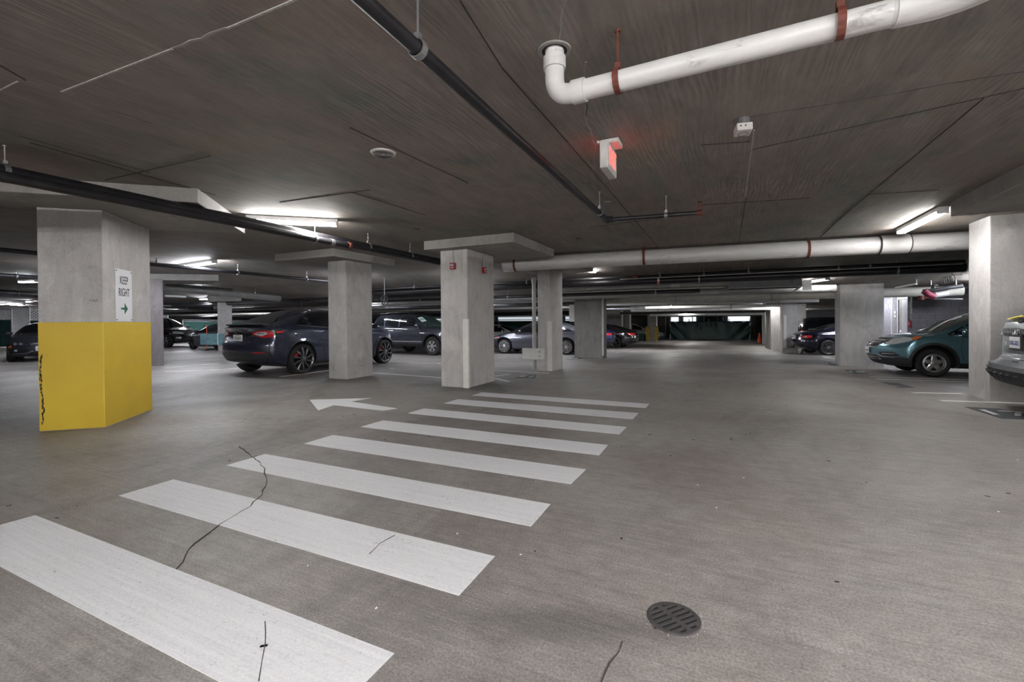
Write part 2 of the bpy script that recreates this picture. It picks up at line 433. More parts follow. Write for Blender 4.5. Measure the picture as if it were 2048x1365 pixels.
# floor with a round opening for the drain left simple: the drain sits in a shallow collar on it
def slab(z0, z1, f=D, extra=()):
    b = MB(); ys = [Y0] + sorted([p[0] for p in DP if Y0 < p[0] < Y1] + list(extra)) + [Y1]
    vs = []
    for y in ys:
        d = f(y); vs += [(X0, y, z0 + d), (X1, y, z0 + d), (X1, y, z1 + d), (X0, y, z1 + d)]
    fs = [(0, 1, 2, 3)]
    for i in range(len(ys) - 1):
        o = 4 * i
        for k in range(4): fs.append((o + k, o + (k + 1) % 4, o + 4 + (k + 1) % 4, o + 4 + k))
    o = 4 * (len(ys) - 1); fs.append((o, o + 3, o + 2, o + 1))
    b.add(vs, fs); return b
b = slab(-0.3, 0.0); floor = tag(b.build('floor', 'floor_concrete'), kind='structure')
b = slab(0.0, 0.3, ceil_at, (12.5, 16.5)); ceiling = tag(b.build('ceiling', 'ceiling_concrete'), kind='structure')
for nm, a, c, mt in (('wall_left', (X0 - 0.3, Y0, -1.5), (X0, Y1, CEIL), 'dark_wall'), ('wall_right', (X1, Y0, -1.5), (X1 + 0.3, Y1, CEIL), 'wall_paint'),
                     ('wall_back', (X0, Y1, -1.5), (X1, Y1 + 0.3, CEIL), 'dark_wall'), ('wall_front', (X0, Y0 - 0.3, 0), (X1, Y0, CEIL), 'wall_paint')):
    b = MB(); b.box2(a, c); tag(b.build(nm, mt), kind='structure')

def decal(name, pts, mat, z=0.003, parent=None, th=0.003):
    """thin painted layer on the floor"""
    b = MB(); b.prism([(p[0], p[1]) for p in pts], 0.0005, z); return b.sink().build(name, mat, parent or floor)
def strip(name, pts, wd, mat, parent, z0, z1):
    b = MB()
    for i in range(len(pts) - 1):
        a, c = Vector(pts[i][:2]), Vector(pts[i + 1][:2]); d = (c - a).normalized(); s = Vector((-d.y, d.x))
        w0 = wd if not hasattr(wd, '__len__') else wd[i]; w1 = wd if not hasattr(wd, '__len__') else wd[i + 1]
        b.prism([a + s * w0 / 2, a - s * w0 / 2, c - s * w1 / 2, c + s * w1 / 2], z0, z1)
    return b.sink().build(name, mat, parent)

# crosswalk: eight bars, 0.4 m wide
for i, (y0, y1, xl, xr) in enumerate([(6.93, 7.30, -4.03, -1.06), (6.08, 6.50, -4.05, -1.09), (5.20, 5.60, -4.10, -1.09), (4.30, 4.70, -4.10, -1.095),
                                      (3.455, 3.85, -4.10, -1.10), (2.63, 3.01, -4.13, -1.115), (1.83, 2.21, -4.16, -1.15), (1.02, 1.40, -4.26, -1.18)]):
    j = lambda: random.uniform(-0.008, 0.008)
    decal('crosswalk_stripe', [(xl + j(), y0 + j()), (xr + j(), y0 + j()), (xr + j(), y1 + j()), (xl + j(), y1 + j())], 'white_road_paint')
# arrow pointing left
decal('arrow_head', [(-6.36, 5.47), (-5.50, 6.02), (-5.56, 5.60), (-5.58, 5.27), (-5.46, 4.85)], 'white_road_paint')
decal('arrow_shaft', [(-5.57, 5.61), (-4.46, 5.44), (-4.55, 5.22), (-5.58, 5.26)], 'white_road_paint', 0.0034)
# parking bay lines
def line_px(p, q, wd=0.10, mat='faded_line_paint', nm='bay_line'):
    a, c = fl(*p), fl(*q); strip(nm, [a, c], wd, mat, floor, 0.0005, 0.003)
for p, q in [((1738, 754), (1990, 762)), ((1750, 758.5), (1990, 766)), ((1826, 786), (1925, 788)), ((1881, 802), (2200, 812)),
             ((560, 754), (662, 741)), ((740, 746), (884, 756)), ((988, 741), (1098, 747)), ((988, 757), (1018, 764)), ((988, 753), (1085, 741)),
             ((1146, 720), (1236, 718)), ((1205, 699), (1262, 697)), ((1645, 714), (1685, 721)), ((420, 741), (500, 735)), ((330, 744), (450, 739)),
             ((330, 736), (440, 727)), ((780, 738), (880, 727)), ((335, 726), (440, 720)), ((760, 724), (884, 728)), ((1232, 706), (1275, 704))]:
    line_px(p, q)
# black stencilled bay numbers
def stencil(pts, txt, rot, size):
    P = [fl(*p) for p in pts]; decal('bay_number_panel', P, 'black_stencil_paint')
    c = sum(P, Vector()) / len(P)
    M = Matrix.Translation((c.x, c.y, 0.005 + D(c.y))) @ Matrix.Rotation(rot, 4, 'Z')
    text_obj('bay_number', txt, size, 'white_road_paint', M, floor, extrude=0.0005, bold=0.004)
stencil([(1930, 814.5), (2003, 838), (2110, 842), (1998, 818)], '17', 0.0, 0.55)
stencil([(1688, 740), (1708, 749), (1737, 748), (1715, 741)], '18', 0.0, 0.42)
stencil([(1760, 764), (1795, 776), (1830, 776), (1796, 767)], '', 0.0, 0.42)
stencil([(1030, 757), (1070, 757), (1073, 750), (1048, 750)], '12', PI, 0.42)
stencil([(1128, 719), (1152, 721), (1168, 716), (1144, 715)], '14', PI, 0.42)
stencil([(1646, 723), (1660, 731), (1680, 731), (1665, 724)], '19', 0.0, 0.42)
# cracks in the slab
def crack(pp, wd=0.006, parent=None, z=None, nm='crack', mat='dark_seam', jit=0.01):
    out = []
    for i in range(len(pp) - 1):
        a, c = (fl(*pp[i], z=0 if z is None else z), fl(*pp[i + 1], z=0 if z is None else z))
        n = max(2, int((c - a).length / 0.07))
        for k in range(n): out.append(a.lerp(c, k / n) + Vector((random.uniform(-jit, jit), random.uniform(-jit, jit), 0)))
    out.append(fl(*pp[-1], z=0 if z is None else z))
    ws = [wd * random.uniform(0.3, 1.3) for _ in out]
    return strip(nm, out, ws, mat, parent or floor, 0.001 if z is None else z - 0.003, 0.0045 if z is None else z + 0.001)
crack([(352, 1140), (385, 1090), (440, 1052), (500, 1015), (522, 990), (536, 962), (526, 935), (500, 908), (478, 894)], 0.008)
crack([(518, 1365), (532, 1290), (530, 1245)], 0.003, jit=0.003)
crack([(1205, 1365), (1222, 1330), (1245, 1285)], 0.004)
crack([(735, 1110), (760, 1090), (790, 1072)], 0.004)
# worn concrete apron round the drain
# ---------------------------------------------------------------- ceiling seams left by the formwork
def seam(p, q, wd=0.012, mat='dark_seam'):
    a, c = fl(*p, z=CEIL), fl(*q, z=CEIL); strip('formwork_seam', [a, c], wd, mat, ceiling, CEIL - 0.005, CEIL + 0.001)
seam((123, 183), (345, 97), 0.010, 'light_seam'); seam((455, 56), (592, -2), 0.012, 'light_seam')
seam((0, 180), (36, 162), 0.008, 'light_seam')
crack([(345, 97), (400, 76), (455, 56)], 0.016, ceiling, CEIL, 'rough_seam', 'panel_concrete', 0.008)
seam((1640, 475), (1700, 420), 0.016); seam((1700, 420), (1968, 196), 0.007)
seam((1470, 549), (1492, 395), 0.008); seam((1490, 395), (1508, 260), 0.012, 'light_seam')
seam((920, 0), (1005, 136), 0.007); seam((1005, 136), (1135, 284), 0.010); seam((1135, 284), (1320, 499), 0.006)
seam((700, 255), (936, 366), 0.010); seam((700, 384), (850, 430), 0.010); seam((0, 130), (52, 160), 0.010)
seam((60, 285), (430, 390), 0.010); seam((40, 272), (300, 345), 0.006); seam((210, 360), (420, 312), 0.008)
seam((560, 405), (740, 380), 0.010); seam((1400, 290), (1500, 283), 0.010); seam((1400, 410), (1620, 396), 0.007)
seam((1735, 389), (1880, 380), 0.010); seam((1500, 300), (2048, 176), 0.006)
seam((1180, 455), (1370, 430), 0.006)
crack([(1170, 125), (1172, 175), (1170, 230), (1190, 290), (1185, 350), (1195, 380)], 0.010, ceiling, CEIL, 'patched_crack', 'panel_concrete', 0.010)
crack([(1128, 0), (1120, 40), (1118, 78)], 0.012, ceiling, CEIL, 'patched_crack', 'panel_concrete', 0.014)
crack([(1140, 190), (1170, 188), (1174, 215), (1172, 235)], 0.006, ceiling, CEIL)
crack([(1500, 233), (1620, 214), (1760, 192), (1900, 166), (2048, 143)], 0.006, ceiling, CEIL, 'ceiling_cable', 'sign_black', 0.004)

# ================================================================ columns
def column(label, foot, mat='column_concrete', cap=None, top=None, capz=SOFF):
    c = Vector((sum(p[0] for p in foot) / len(foot), sum(p[1] for p in foot) / len(foot), 0)); c.z = D(c.y)
    t = thing('concrete_column', label, 'column', c)
    L = [(p[0] - c.x, p[1] - c.y) for p in foot]
    dc = ceil_at(c.y) - D(c.y) - CEIL; capz = capz + dc
    zt = top or (capz if cap else CEIL + dc)
    b = MB(); b.prism(L, -0.03, zt + 0.01); b.build('shaft', mat, t, bevel=0.012)
    if cap:
        b = MB(); b.prism([(p[0] - c.x, p[1] - c.y) for p in cap], capz, CEIL + dc + (0.02 if dc == 0 else 0.12)); b.build('drop_panel', 'panel_concrete', t, bevel=0.008)
    return t, L
def rect(x0, x1, y0, y1): return [(x0, y0), (x1, y0), (x1, y1), (x0, y1)]
# yellow column: turned 45 degrees with the other wing
A, B_, C_ = Vector((-7.56, 2.56)), Vector((-7.08, 2.98)), Vector((-7.93, 3.83))
u = (B_ - A).normalized(); v = Vector((-u.y, u.x)); 
a0 = B_ - u * 0.66; yfoot = [a0, B_, B_ + v * 1.22, a0 + v * 1.22]
cc = fl(395, 377, CEIL).xy; cfar = fl(475, 454, CEIL).xy
dirv = v; capY = [cc - u * 2.3, cc, cc + v * 1.95, cc - u * 2.3 + v * 1.95]
ycol, yL = column('square grey concrete column with a bright yellow painted base', yfoot, 'column_concrete', capY)
cy_ = Vector((sum(p[0] for p in yfoot) / 4, sum(p[1] for p in yfoot) / 4))
b = MB(); g = 0.004
ctr = Vector((0, 0))
def grow(L, g): 
    c = Vector((sum(p[0] for p in L) / len(L), sum(p[1] for p in L) / len(L)))
    return [(p[0] + (p[0] - c.x) / abs((Vector(p) - c).length) * g * 1.4, p[1] + (p[1] - c.y) / abs((Vector(p) - c).length) * g * 1.4) for p in L]
b.prism(grow(yL, g), 0.001, 1.335); b.build('painted_base', 'yellow_column_paint', ycol, bevel=0.01)
# pencilled note on its left face
uv3 = Vector((u.x, u.y, 0)); vv3 = Vector((v.x, v.y, 0))
text_obj('pencil_mark', '1.7x7', 0.042, 'dark_seam', frame(Vector((B_.x, B_.y, 1.60)) - uv3 * 0.10 - vv3 * 0.004, uv3, (0, 0, 1)), ycol, extrude=0.0005)
# black scrape on its left front edge
b = MB(); random.seed(3)
for k in range(60):
    z = 0.10 + 0.80 * (k / 60) + random.uniform(-0.02, 0.02); wdt = random.uniform(0.002, 0.011)
    p = Vector((a0.x, a0.y, z)) + uv3 * (0.030 + 0.012 * math.sin(k * 0.11) + random.uniform(-0.010, 0.010)) - vv3 * 0.0065
    b.beam(p - Vector((0, 0, 0.01)), p + Vector((0, 0, random.uniform(0.005, 0.05))) + uv3 * random.uniform(-0.004, 0.004), wdt, 0.003, up=vv3)
b.build('scrape', 'dark_seam', ycol, world=True)

def cpx(xl, yl, xr, yr, depth, cap=0.9, capd=None):
    """grid-aligned footprint from the photo pixels of the two bottom corners of its near face"""
    a, c = fl(xl, yl), fl(xr, yr); y = (a.y + c.y) / 2 if abs(a.y - c.y) < 0.5 else c.y
    a = onY(xl, yl, y); c = onY(xr, yr, y)
    return rect(a.x, c.x, y, y + depth)
def around(R, m, n=None):
    n = m if n is None else n
    return rect(R[0][0] - m, R[1][0] + m, R[0][1] - n, R[2][1] + n)
column('slim grey column with a square drop panel, in front of the dark blue hatchback', rect(-8.42, -7.86, 7.80, 8.65), 'column_concrete', rect(-9.45, -7.60, 7.20, 9.2))
c3, _ = column('thick grey column with two red alarm strobes, beside the crosswalk', rect(-5.20, -4.57, 7.70, 8.83), 'column_concrete', rect(-5.40, -3.43, 7.42, 9.56))
R4 = cpx(1076, 742, 1101, 743, 1.0); c4, _ = column('pale grey column with a white service box at its foot', R4, 'column_concrete', around(R4, 0.7))
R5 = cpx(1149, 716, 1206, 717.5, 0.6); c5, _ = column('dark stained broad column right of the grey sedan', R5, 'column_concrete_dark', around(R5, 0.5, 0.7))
cR, _ = column('broad grey column at the right edge behind the silver car', rect(3.78, 5.1, 9.62, 10.30), 'column_concrete')
R7 = cpx(1680, 732.5, 1768, 733.5, 0.7); c7, _ = column('wide pale grey column between the teal car and the blue roadster', R7, 'column_concrete')
R8 = cpx(1565, 706.5, 1596, 706.5, 0.9); c8, _ = column('lavender grey column with a white corner guard at the right of the aisle', R8, 'column_concrete', around(R8, 0.7))
R9 = [R8[0][0] - 0.02, R8[2][1] + 0.8]
p = fl(1542, 700.5); q = fl(1531, 695)
c9, _ = column('beige grey wall pier behind the column at the right of the aisle', rect(p.x, p.x + 1.6, p.y, p.y + 1.0), 'column_concrete')
c9b, _ = column('dark pier at the far right end of the aisle', rect(p.x - 0.02, p.x + 0.6, p.y + 1.6, p.y + 3.6), 'column_concrete_dark')
a, c = fl(286, 733), fl(328, 732); d = (c - a).normalized(); n_ = Vector((c.x, c.y, 0)).normalized(); c2_ = c
F10 = [(a - d * 0.3).xy, c.xy, (c + n_ * 1.0).xy, (a - d * 0.3 + n_ * 1.0).xy]
ke = fl(437, 562, SOFF - 0.03)
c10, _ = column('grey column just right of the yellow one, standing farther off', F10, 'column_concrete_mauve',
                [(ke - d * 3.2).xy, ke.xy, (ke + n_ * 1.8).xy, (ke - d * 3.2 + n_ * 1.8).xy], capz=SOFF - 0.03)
a, k_, c = fl(424, 702), fl(436, 703.5), fl(465, 703.5); d = (c - k_).normalized(); n_ = Vector((c.x, c.y, 0)).normalized(); L_ = (c - k_).length
F11 = [k_.xy, c.xy, (c + n_ * 1.1).xy, (k_ + n_ * 1.1).xy]
c11, _ = column('distant grey column with a pale blue band, left of the blue hatchback', F11, 'column_concrete', [(k_ - d * .5 - n_ * .5).xy, (c + d * .5 - n_ * .5).xy, (c + d * .5 + n_ * 1.6).xy, (k_ - d * .5 + n_ * 1.6).xy])
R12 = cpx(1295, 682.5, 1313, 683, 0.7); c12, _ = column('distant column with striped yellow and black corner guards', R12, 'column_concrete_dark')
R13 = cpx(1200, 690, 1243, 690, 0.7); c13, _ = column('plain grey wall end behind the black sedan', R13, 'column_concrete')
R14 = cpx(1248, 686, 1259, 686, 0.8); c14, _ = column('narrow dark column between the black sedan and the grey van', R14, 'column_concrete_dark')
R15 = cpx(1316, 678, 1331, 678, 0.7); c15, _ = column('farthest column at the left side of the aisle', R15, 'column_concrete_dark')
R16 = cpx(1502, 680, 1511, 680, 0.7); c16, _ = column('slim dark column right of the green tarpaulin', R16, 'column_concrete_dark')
R17 = cpx(1525, 689, 1530, 689, 0.5); c17, _ = column('slim pale column edge just right of the orange cone', R17, 'column_concrete')
print('cols', [[round(v, 2) for v in (R[0][0], R[1][0], R[0][1])] for R in (R4, R5, R7, R8, R12, R13, R14, R15, R16)], ke, F10, F11)
# drop panel of a column beyond the right edge of the view
b = MB(); b.prism([(2.84, 4.4), (6.2, 4.4), (6.2, 8.25), (2.84, 8.25)], SOFF - 0.03, CEIL + 0.02)
dp_ = b.build('trim_1', 'panel_concrete', None, bevel=0.01); tag(dp_, kind='structure')
# corner guards
def guard(parent, x, y, h, wx=0.075, wy=0.05):
    b = MB(); b.box((x, y, h / 2), (wx, wy, h)); b.build('corner_guard', 'pale_guard', parent, world=True, bevel=0.004)
guard(c3, -4.60, 7.69, 1.36, 0.12, 0.06); guard(c4, R4[1][0] - 0.02, R4[0][1], 1.30, 0.12, 0.06)
guard(c8, R8[0][0] + 0.10, R8[0][1] - 0.01, 1.5, 0.12, 0.06); guard(c5, R5[1][0], R5[0][1], 2.2, 0.06, 0.06)
# striped guards
for xx in (R12[0][0] + 0.0, R12[1][0] - 0.0):
    yy = R12[0][1] - 0.02; zb = D(yy)
    for k in range(10):
        for kk, mt in ((0, 'hazard_yellow'), (1, 'hazard_black')):
            b = MB(); zz = zb + 0.02 + k * 0.136 + kk * 0.068
            vs = [(xx - 0.16, 0.09), (xx + 0.16, 0.0), (xx + 0.16, 0.068), (xx - 0.16, 0.158)]
            b.add([(p[0], yy - 0.02, zz + p[1]) for p in vs] + [(p[0], yy + 0.02, zz + p[1]) for p in vs],
                  [(0, 1, 2, 3), (4, 7, 6, 5), (0, 4, 5, 1), (2, 6, 7, 3), (1, 5, 6, 2), (0, 3, 7, 4)])
            b.build('guard_stripe', mt, c12, world=True)
# pale blue bumper board on the distant column
p0 = fl(413, 702); p1 = fl(460, 703)
b = MB(); dd_ = (Vector((k_.x, k_.y, 0)) - Vector((c.x, c.y, 0))).normalized()
bz = D(k_.y)
e_ = fl(413, 690, 0.62) ; f_ = Vector((c.x, c.y, e_.z)) 
bb = thing('bumper_board', 'pale teal bumper board across the distant column left of the blue hatchback', 'board', (k_.x, k_.y, bz))
n2 = Vector((n_.x, n_.y, 0))
b.beam(Vector((k_.x, k_.y, bz + 0.62)) - n2 * 0.06 + (k_ - c).normalized() * 0.9, Vector((c.x, c.y, bz + 0.62)) - n2 * 0.06, 0.06, 0.55); b.build('panel', 'rub_teal', bb, world=True)
b = MB(); q_ = Vector((k_.x, k_.y, bz)) - n2 * 0.1; b.box(q_ + Vector((0, 0, 0.62)), (0.03, 0.03, 0.6)); b.build('joint_strip', 'white_enamel', bb, world=True)
# ================================================================ lamps
def strip_light(label, a, c, cool=False, n=2, group=None, body=True, down=0.0, far=False):
    a, c = Vector(a), Vector(c); m = (a + c) / 2; d = (c - a); L = d.length; rz = math.atan2(d.y, d.x)
    ca = ceil_at(m.y) - 0.004
    top = ca if down == 0 else m.z + 0.1
    t = thing('strip_light', label, 'light', (m.x, m.y, m.z), rz, group)
    dz = top - m.z
    b = MB(); b.box((0, 0, dz - 0.03), (L + 0.06, 0.13, 0.06)); b.build('housing', 'white_enamel', t, bevel=0.005)
    for k in range(n):
        y = (k - (n - 1) / 2) * 0.07
        b = MB(); b.tube([(-L / 2, y, dz - 0.085), (L / 2, y, dz - 0.085)], 0.016, 10); b.build('tube', 'tube_glow_far' if far is True else 'tube_glow_fill' if far == 2 else 'tube_glow_soft' if far == 3 else 'tube_glow_cool' if cool else 'tube_glow', t, smooth=True)
    for s in (-1, 1):
        b = MB(); b.box((s * (L / 2 + 0.012), 0, dz - 0.075), (0.025, 0.13, 0.05)); b.build('lamp_holder', 'white_enamel', t)
    if down:
        for s in (-1, 1):
            b = MB(); b.cyl((s * L * 0.35, 0, dz), (s * L * 0.35, 0, ca - m.z), 0.004, 6); b.build('suspension_rod', 'rod_steel', t)
    return t
ZL = CEIL - 0.09
def lp(x, y, z=ZL): return fl(x, y, z)
LL = lambda c, ang, L=1.22: (Vector(c) - Vector((math.cos(ang), math.sin(ang), 0)) * L / 2, Vector(c) + Vector((math.cos(ang), math.sin(ang), 0)) * L / 2)
strip_light('bright strip light under the ceiling behind the twin black pipes', lp(498, 443), lp(672, 451))
a = lp(1803, 466); strip_light('bright strip light at the right, beside the large white pipe', a, a + Vector((0.0, -1.65, 0)), far=3)
strip_light('strip light hanging past the white pipe, above the pale grey column', lp(1148, 536), lp(1188, 550))
strip_light('glowing strip light right of the grey unit heater', lp(1622, 567), lp(1654, 557), far=3)
strip_light('strip light above the thin black sprinkler pipe at the left', lp(362, 536), lp(428, 526), True)
strip_light('strip light right of the distant grey column, above its end', lp(330, 572), lp(404, 575), True)
strip_light('strip light above the distant column with the pale blue band', lp(402, 600), lp(436, 598), True)
strip_light('strip light above the rear window of the blue hatchback', lp(477, 620), lp(508, 619), True)
strip_light('strip light over the bonnet of the black pickup', lp(352, 622), lp(380, 620), True)
strip_light('short strip light right of the black pickup roof', lp(395, 628), lp(410, 628), True)
strip_light('first of the strip lights along the far aisle, the highest', *LL(lp(1330, 608), PI / 2), far=True)
strip_light('far aisle strip light over the left part of the tarpaulin, upper', *LL(lp(1373, 627), PI / 2), far=True)
strip_light('far aisle strip light right beside another, over the tarpaulin', *LL(lp(1385, 631), PI / 2), far=True)
strip_light('strip light right of the aisle, close above the lavender column', *LL(lp(1535, 611), PI / 2), far=3)
strip_light('farther strip light at the right end of the far aisle', *LL(lp(1522, 619), PI / 2), far=True)
strip_light('small fixture above the black van, right of the lavender column', lp(1599, 622), lp(1611, 621), True)
strip_light('small strip light left of the yellow column, on rods', lp(41, 566, 2.70), lp(73, 565, 2.70), True, down=1)
for k, (x0, x1, y, s) in enumerate([(2, 18, 609, 'leftmost'), (22, 34, 610, 'middle'), (36, 48, 611, 'rightmost')]):
    strip_light('%s of the three bright lights over the chain-link fence' % s, lp(x0, y), lp(x1, y), True)
strip_light('single light over the corner of the chain-link fence', lp(54, 604), lp(64, 604), True)
# unseen strip lights added behind the camera as fill for the foreground
hid = 'added fill strip lights behind the camera'
for c, ang in (((-1.6, -3.6, ZL), 0), ((1.0, -2.2, ZL), 0), ((3.0, -0.6, ZL), PI / 2), ((5.0, 3.2, ZL), PI / 2), ((4.2, -3.5, ZL), PI / 2), ((5, -8, ZL), 0), ((-4.5, -9.0, ZL), 0)):
    strip_light('added fill strip light behind the camera', *LL(c, ang), group=hid, far=2)
def radial(px, py, L=1.3, n=2):
    c = fl(px, py, ZL); d = Vector((c.x, c.y, 0)).normalized(); return c - d * L / 2, c + d * L / 2
for px, py in ((702, 556), (935, 560), (938, 595), (712, 596), (1180, 606), (1725, 592), (1975, 560), (165, 540), (150, 585), (1112, 600)):  # extra lamps added out of sight behind columns to brighten the deck
    strip_light('added fill strip light hidden by columns', *radial(px, py), True, group='added fill strip lights hidden by columns')

# ================================================================ pipes
def hanger(parent, p, r, rod=True, mat='rod_steel', strap=0.02, band=None):
    """clevis ring round the pipe at p and a rod up to the slab; pipe direction band"""
    d = Vector(band or (0, 1, 0)).normalized(); s = Vector((-d.y, d.x, 0))
    b = MB(); n = 32 if r > 0.1 else 16; R = r + (0.010 if r > 0.1 else 0.006)
    for k in range(n):
        a0, a1 = 2 * PI * k / n, 2 * PI * (k + 1) / n
        q0 = p + (s * math.cos(a0) + Vector((0, 0, 1)) * math.sin(a0)) * R; q1 = p + (s * math.cos(a1) + Vector((0, 0, 1)) * math.sin(a1)) * R
        o0 = (s * math.cos(a0) + Vector((0, 0, 1)) * math.sin(a0)) * 0.006; o1 = (s * math.cos(a1) + Vector((0, 0, 1)) * math.sin(a1)) * 0.006
        h = d * strap
        b.add([q0 - h, q1 - h, q1 + h, q0 + h, q0 - h + o0, q1 - h + o1, q1 + h + o1, q0 + h + o0], [(0, 1, 2, 3), (4, 7, 6, 5), (0, 4, 5, 1), (2, 6, 7, 3)])
    top = p + Vector((0, 0, R))
    CEIL = ceil_at(top.y)
    if CEIL - top.z > 0.03:
        b.box(top + Vector((0, 0, 0.015)), (0.03, 0.03, 0.04))
        b.cyl(top, Vector((top.x, top.y, CEIL)), 0.006, 8)
        b.cyl(Vector((top.x, top.y, CEIL - 0.01)), Vector((top.x, top.y, CEIL)), 0.016, 8)
    return b.build('hanger', mat, parent, world=True)
def pipe(label, pts, r, mat, hangers=(), joints=(), cat='pipe', name='ceiling_pipe', seg=16, strap=0.02, hmat='rod_steel', group=None):
    pts = [Vector(p) for p in pts]
    t = thing(name, label, cat, pts[0], 0, group)
    b = MB(); b.tube(pts, r, seg); b.build('tube', mat, t, world=True, smooth=True)
    for k in hangers:
        if hasattr(k, '__len__'): i, f = k
        else: i, f = 0, k
        p = pts[i].lerp(pts[i + 1], f); hanger(t, p, r, band=pts[i + 1] - pts[i], strap=strap, mat=hmat)
    for (i, f, ln, dr, mt) in joints:
        a = pts[i].lerp(pts[i + 1], f); d = (pts[i + 1] - pts[i]).normalized()
        b = MB(); b.cyl(a - d * ln / 2, a + d * ln / 2, r + dr, seg); b.build('coupling', mt, t, world=True, smooth=True)
    return t
def elbow(a, c, b_, n=6, rad=0.1):
    """points rounding the corner at c between a and b_"""
    a, c, b_ = Vector(a), Vector(c), Vector(b_); p0 = c + (a - c).normalized() * rad; p1 = c + (b_ - c).normalized() * rad
    return [p0.lerp(c, k / n).lerp(c.lerp(p1, k / n), k / n) for k in range(n + 1)]
def sprinkler(parent, p, up=True, mat='rust_red'):
    b = MB(); s = 1 if up else -1
    b.cyl(p, p + Vector((0, 0, s * 0.06)), 0.018, 10); b.cyl(p + Vector((0, 0, s * 0.06)), p + Vector((0, 0, s * 0.10)), 0.01, 8)
    b.cyl(p + Vector((0, 0, s * 0.10)), p + Vector((0, 0, s * 0.106)), 0.03, 12)
    b.build('sprinkler_head', mat, parent, world=True)
# 1: long sprinkler pipe overhead
zA = 2.66
pa, pb, pc = Vector((-1.13, 0.6, zA)), fl(1213, 440, zA), fl(1398, 426, zA)
pa.x = fl(835, 95, zA).x + (fl(835, 95, zA).x - pb.x) * 0.15
t1 = pipe('long black sprinkler pipe running overhead to an elbow', [pa, pb], 0.036, 'black_pipe', hangers=[0.1])
def hang_at(t, x, y, r, z, band=(0, 1, 0), **k): hanger(t, fl(x, y, z), r, band=band, **k)
hang_at(t1, 836, 98, 0.036, zA); hang_at(t1, 1199, 424, 0.036, zA)
b = MB(); b.cyl(pb - Vector((0, 0.06, 0)), pb + Vector((0, 0.05, 0)), 0.046, 14); b.build('elbow_fitting', 'black_pipe', t1, world=True, smooth=True); b = MB(); b.cyl(pb - Vector((0.0, 0, 0)), pb + Vector((0.08, 0, 0)), 0.046, 14); b.build('elbow_fitting', 'black_pipe', t1, world=True, smooth=True)
b = MB(); b.cyl(pb, pc, 0.028, 12); b.build('branch_tube', 'black_pipe', t1, world=True, smooth=True)
hang_at(t1, 1332, 431, 0.028, zA, (1, 0, 0))
b = MB(); b.cyl(pc - Vector((0.03, 0, 0)), pc + Vector((0.04, 0, 0)), 0.036, 12); b.build('elbow_fitting', 'rust_red', t1, world=True, smooth=True)
sprinkler(t1, pc + Vector((0.01, 0, 0.03)))
# 2: twin pipes along the left, towards the aisle end
zB = 2.66
def aline(p, q, z, ext0=0.0, ext1=0.0):
    a, c = fl(*p, z=z), fl(*q, z=z); d = (c - a).normalized(); return [a - d * ext0, c + d * ext1]
P2 = aline((0, 345), (878, 524), zB, 1.5, 0.2)
t2 = pipe('thick black pipe of the pair along the left side of the ceiling', P2, 0.075, 'black_pipe')
for (x, y) in ((10, 347), (736, 495), (820, 512)): hang_at(t2, x, y, 0.075, zB, P2[1] - P2[0])
P3 = aline((0, 352), (700, 492), 2.60, 1.5, 0.0); P3[0].z -= 0.0
t3 = pipe('thinner black pipe slung just under the thick one at the left', [P3[0], P3[1]], 0.05, 'black_pipe', joints=[(0, 0.995, 0.05, 0.012, 'rust_red'), (0, 0.93, 0.07, 0.006, 'conduit_steel')])
hang_at(t3, 630, 478, 0.05, 2.60, P3[1] - P3[0])
pe = P3[1]; t3b = pipe('narrow conduit carrying on from the thinner black pipe', [pe, fl(878, 528, 2.58)], 0.03, 'black_pipe')
# 3: white waste pipe with an elbow coming out of the slab
zC = 2.63
e0 = fl(1109, 100, CEIL); e0 = Vector((e0.x, e0.y, CEIL + 0.05)); e1 = Vector((e0.x, e0.y, zC)); 
e2 = fl(1700, 42, zC); e2.y = e2.y
dd = (e2 - e1).normalized(); e3 = fl(1800, 22, zC)
arc = elbow(e0, e1, e2, 8, 0.11)
t4 = pipe('white plastic waste pipe with an elbow hanging from the slab at the top right', [e0] + arc + [e3], 0.056, 'white_pvc', seg=24)
b = MB(); b.cyl(Vector((e0.x, e0.y, CEIL - 0.115)), Vector((e0.x, e0.y, CEIL - 0.045)), 0.066, 24); b.build('elbow_socket', 'white_pvc', t4, world=True, smooth=True); b = MB(); q = e1 + dd * 0.115; b.cyl(q, q + dd * 0.075, 0.066, 24); b.build('elbow_socket', 'white_pvc', t4, world=True, smooth=True)
e4 = e3 + Vector((0.25, 0.02, 0)); e5 = e3 + Vector((0.62, 0.0, 0.25))
arc2 = elbow(e3, e4, e4 + Vector((0.3, -0.55, 0.0)), 8, 0.2)
b = MB(); b.tube([e3 - dd * 0.02] + arc2 + [e4 + Vector((2.1, -3.85, 0.0))], 0.062, 24); b.build('bend', 'white_pvc', t4, world=True, smooth=True)
b = MB(); b.cyl(e3 - dd * 0.03, e3 + dd * 0.015, 0.0575, 24); b.build('primer_ring', 'primer_purple' if 'primer_purple' in MATS else 'light_grey_paint', t4, world=True, smooth=True)
for (x, y) in ((1213, 122), (1680, 48)):
    p = fl(x, y, zC); p = e1 + dd * ((p - e1).dot(dd)); hanger(t4, p, 0.057, band=dd, strap=0.016, mat='rust_red')
    b = MB(); b.beam(p + Vector((0, 0, 0.05)), Vector((p.x, p.y, CEIL)), 0.03, 0.006, up=(dd.x, dd.y, 0)); b.build('strap', 'rust_red', t4, world=True)
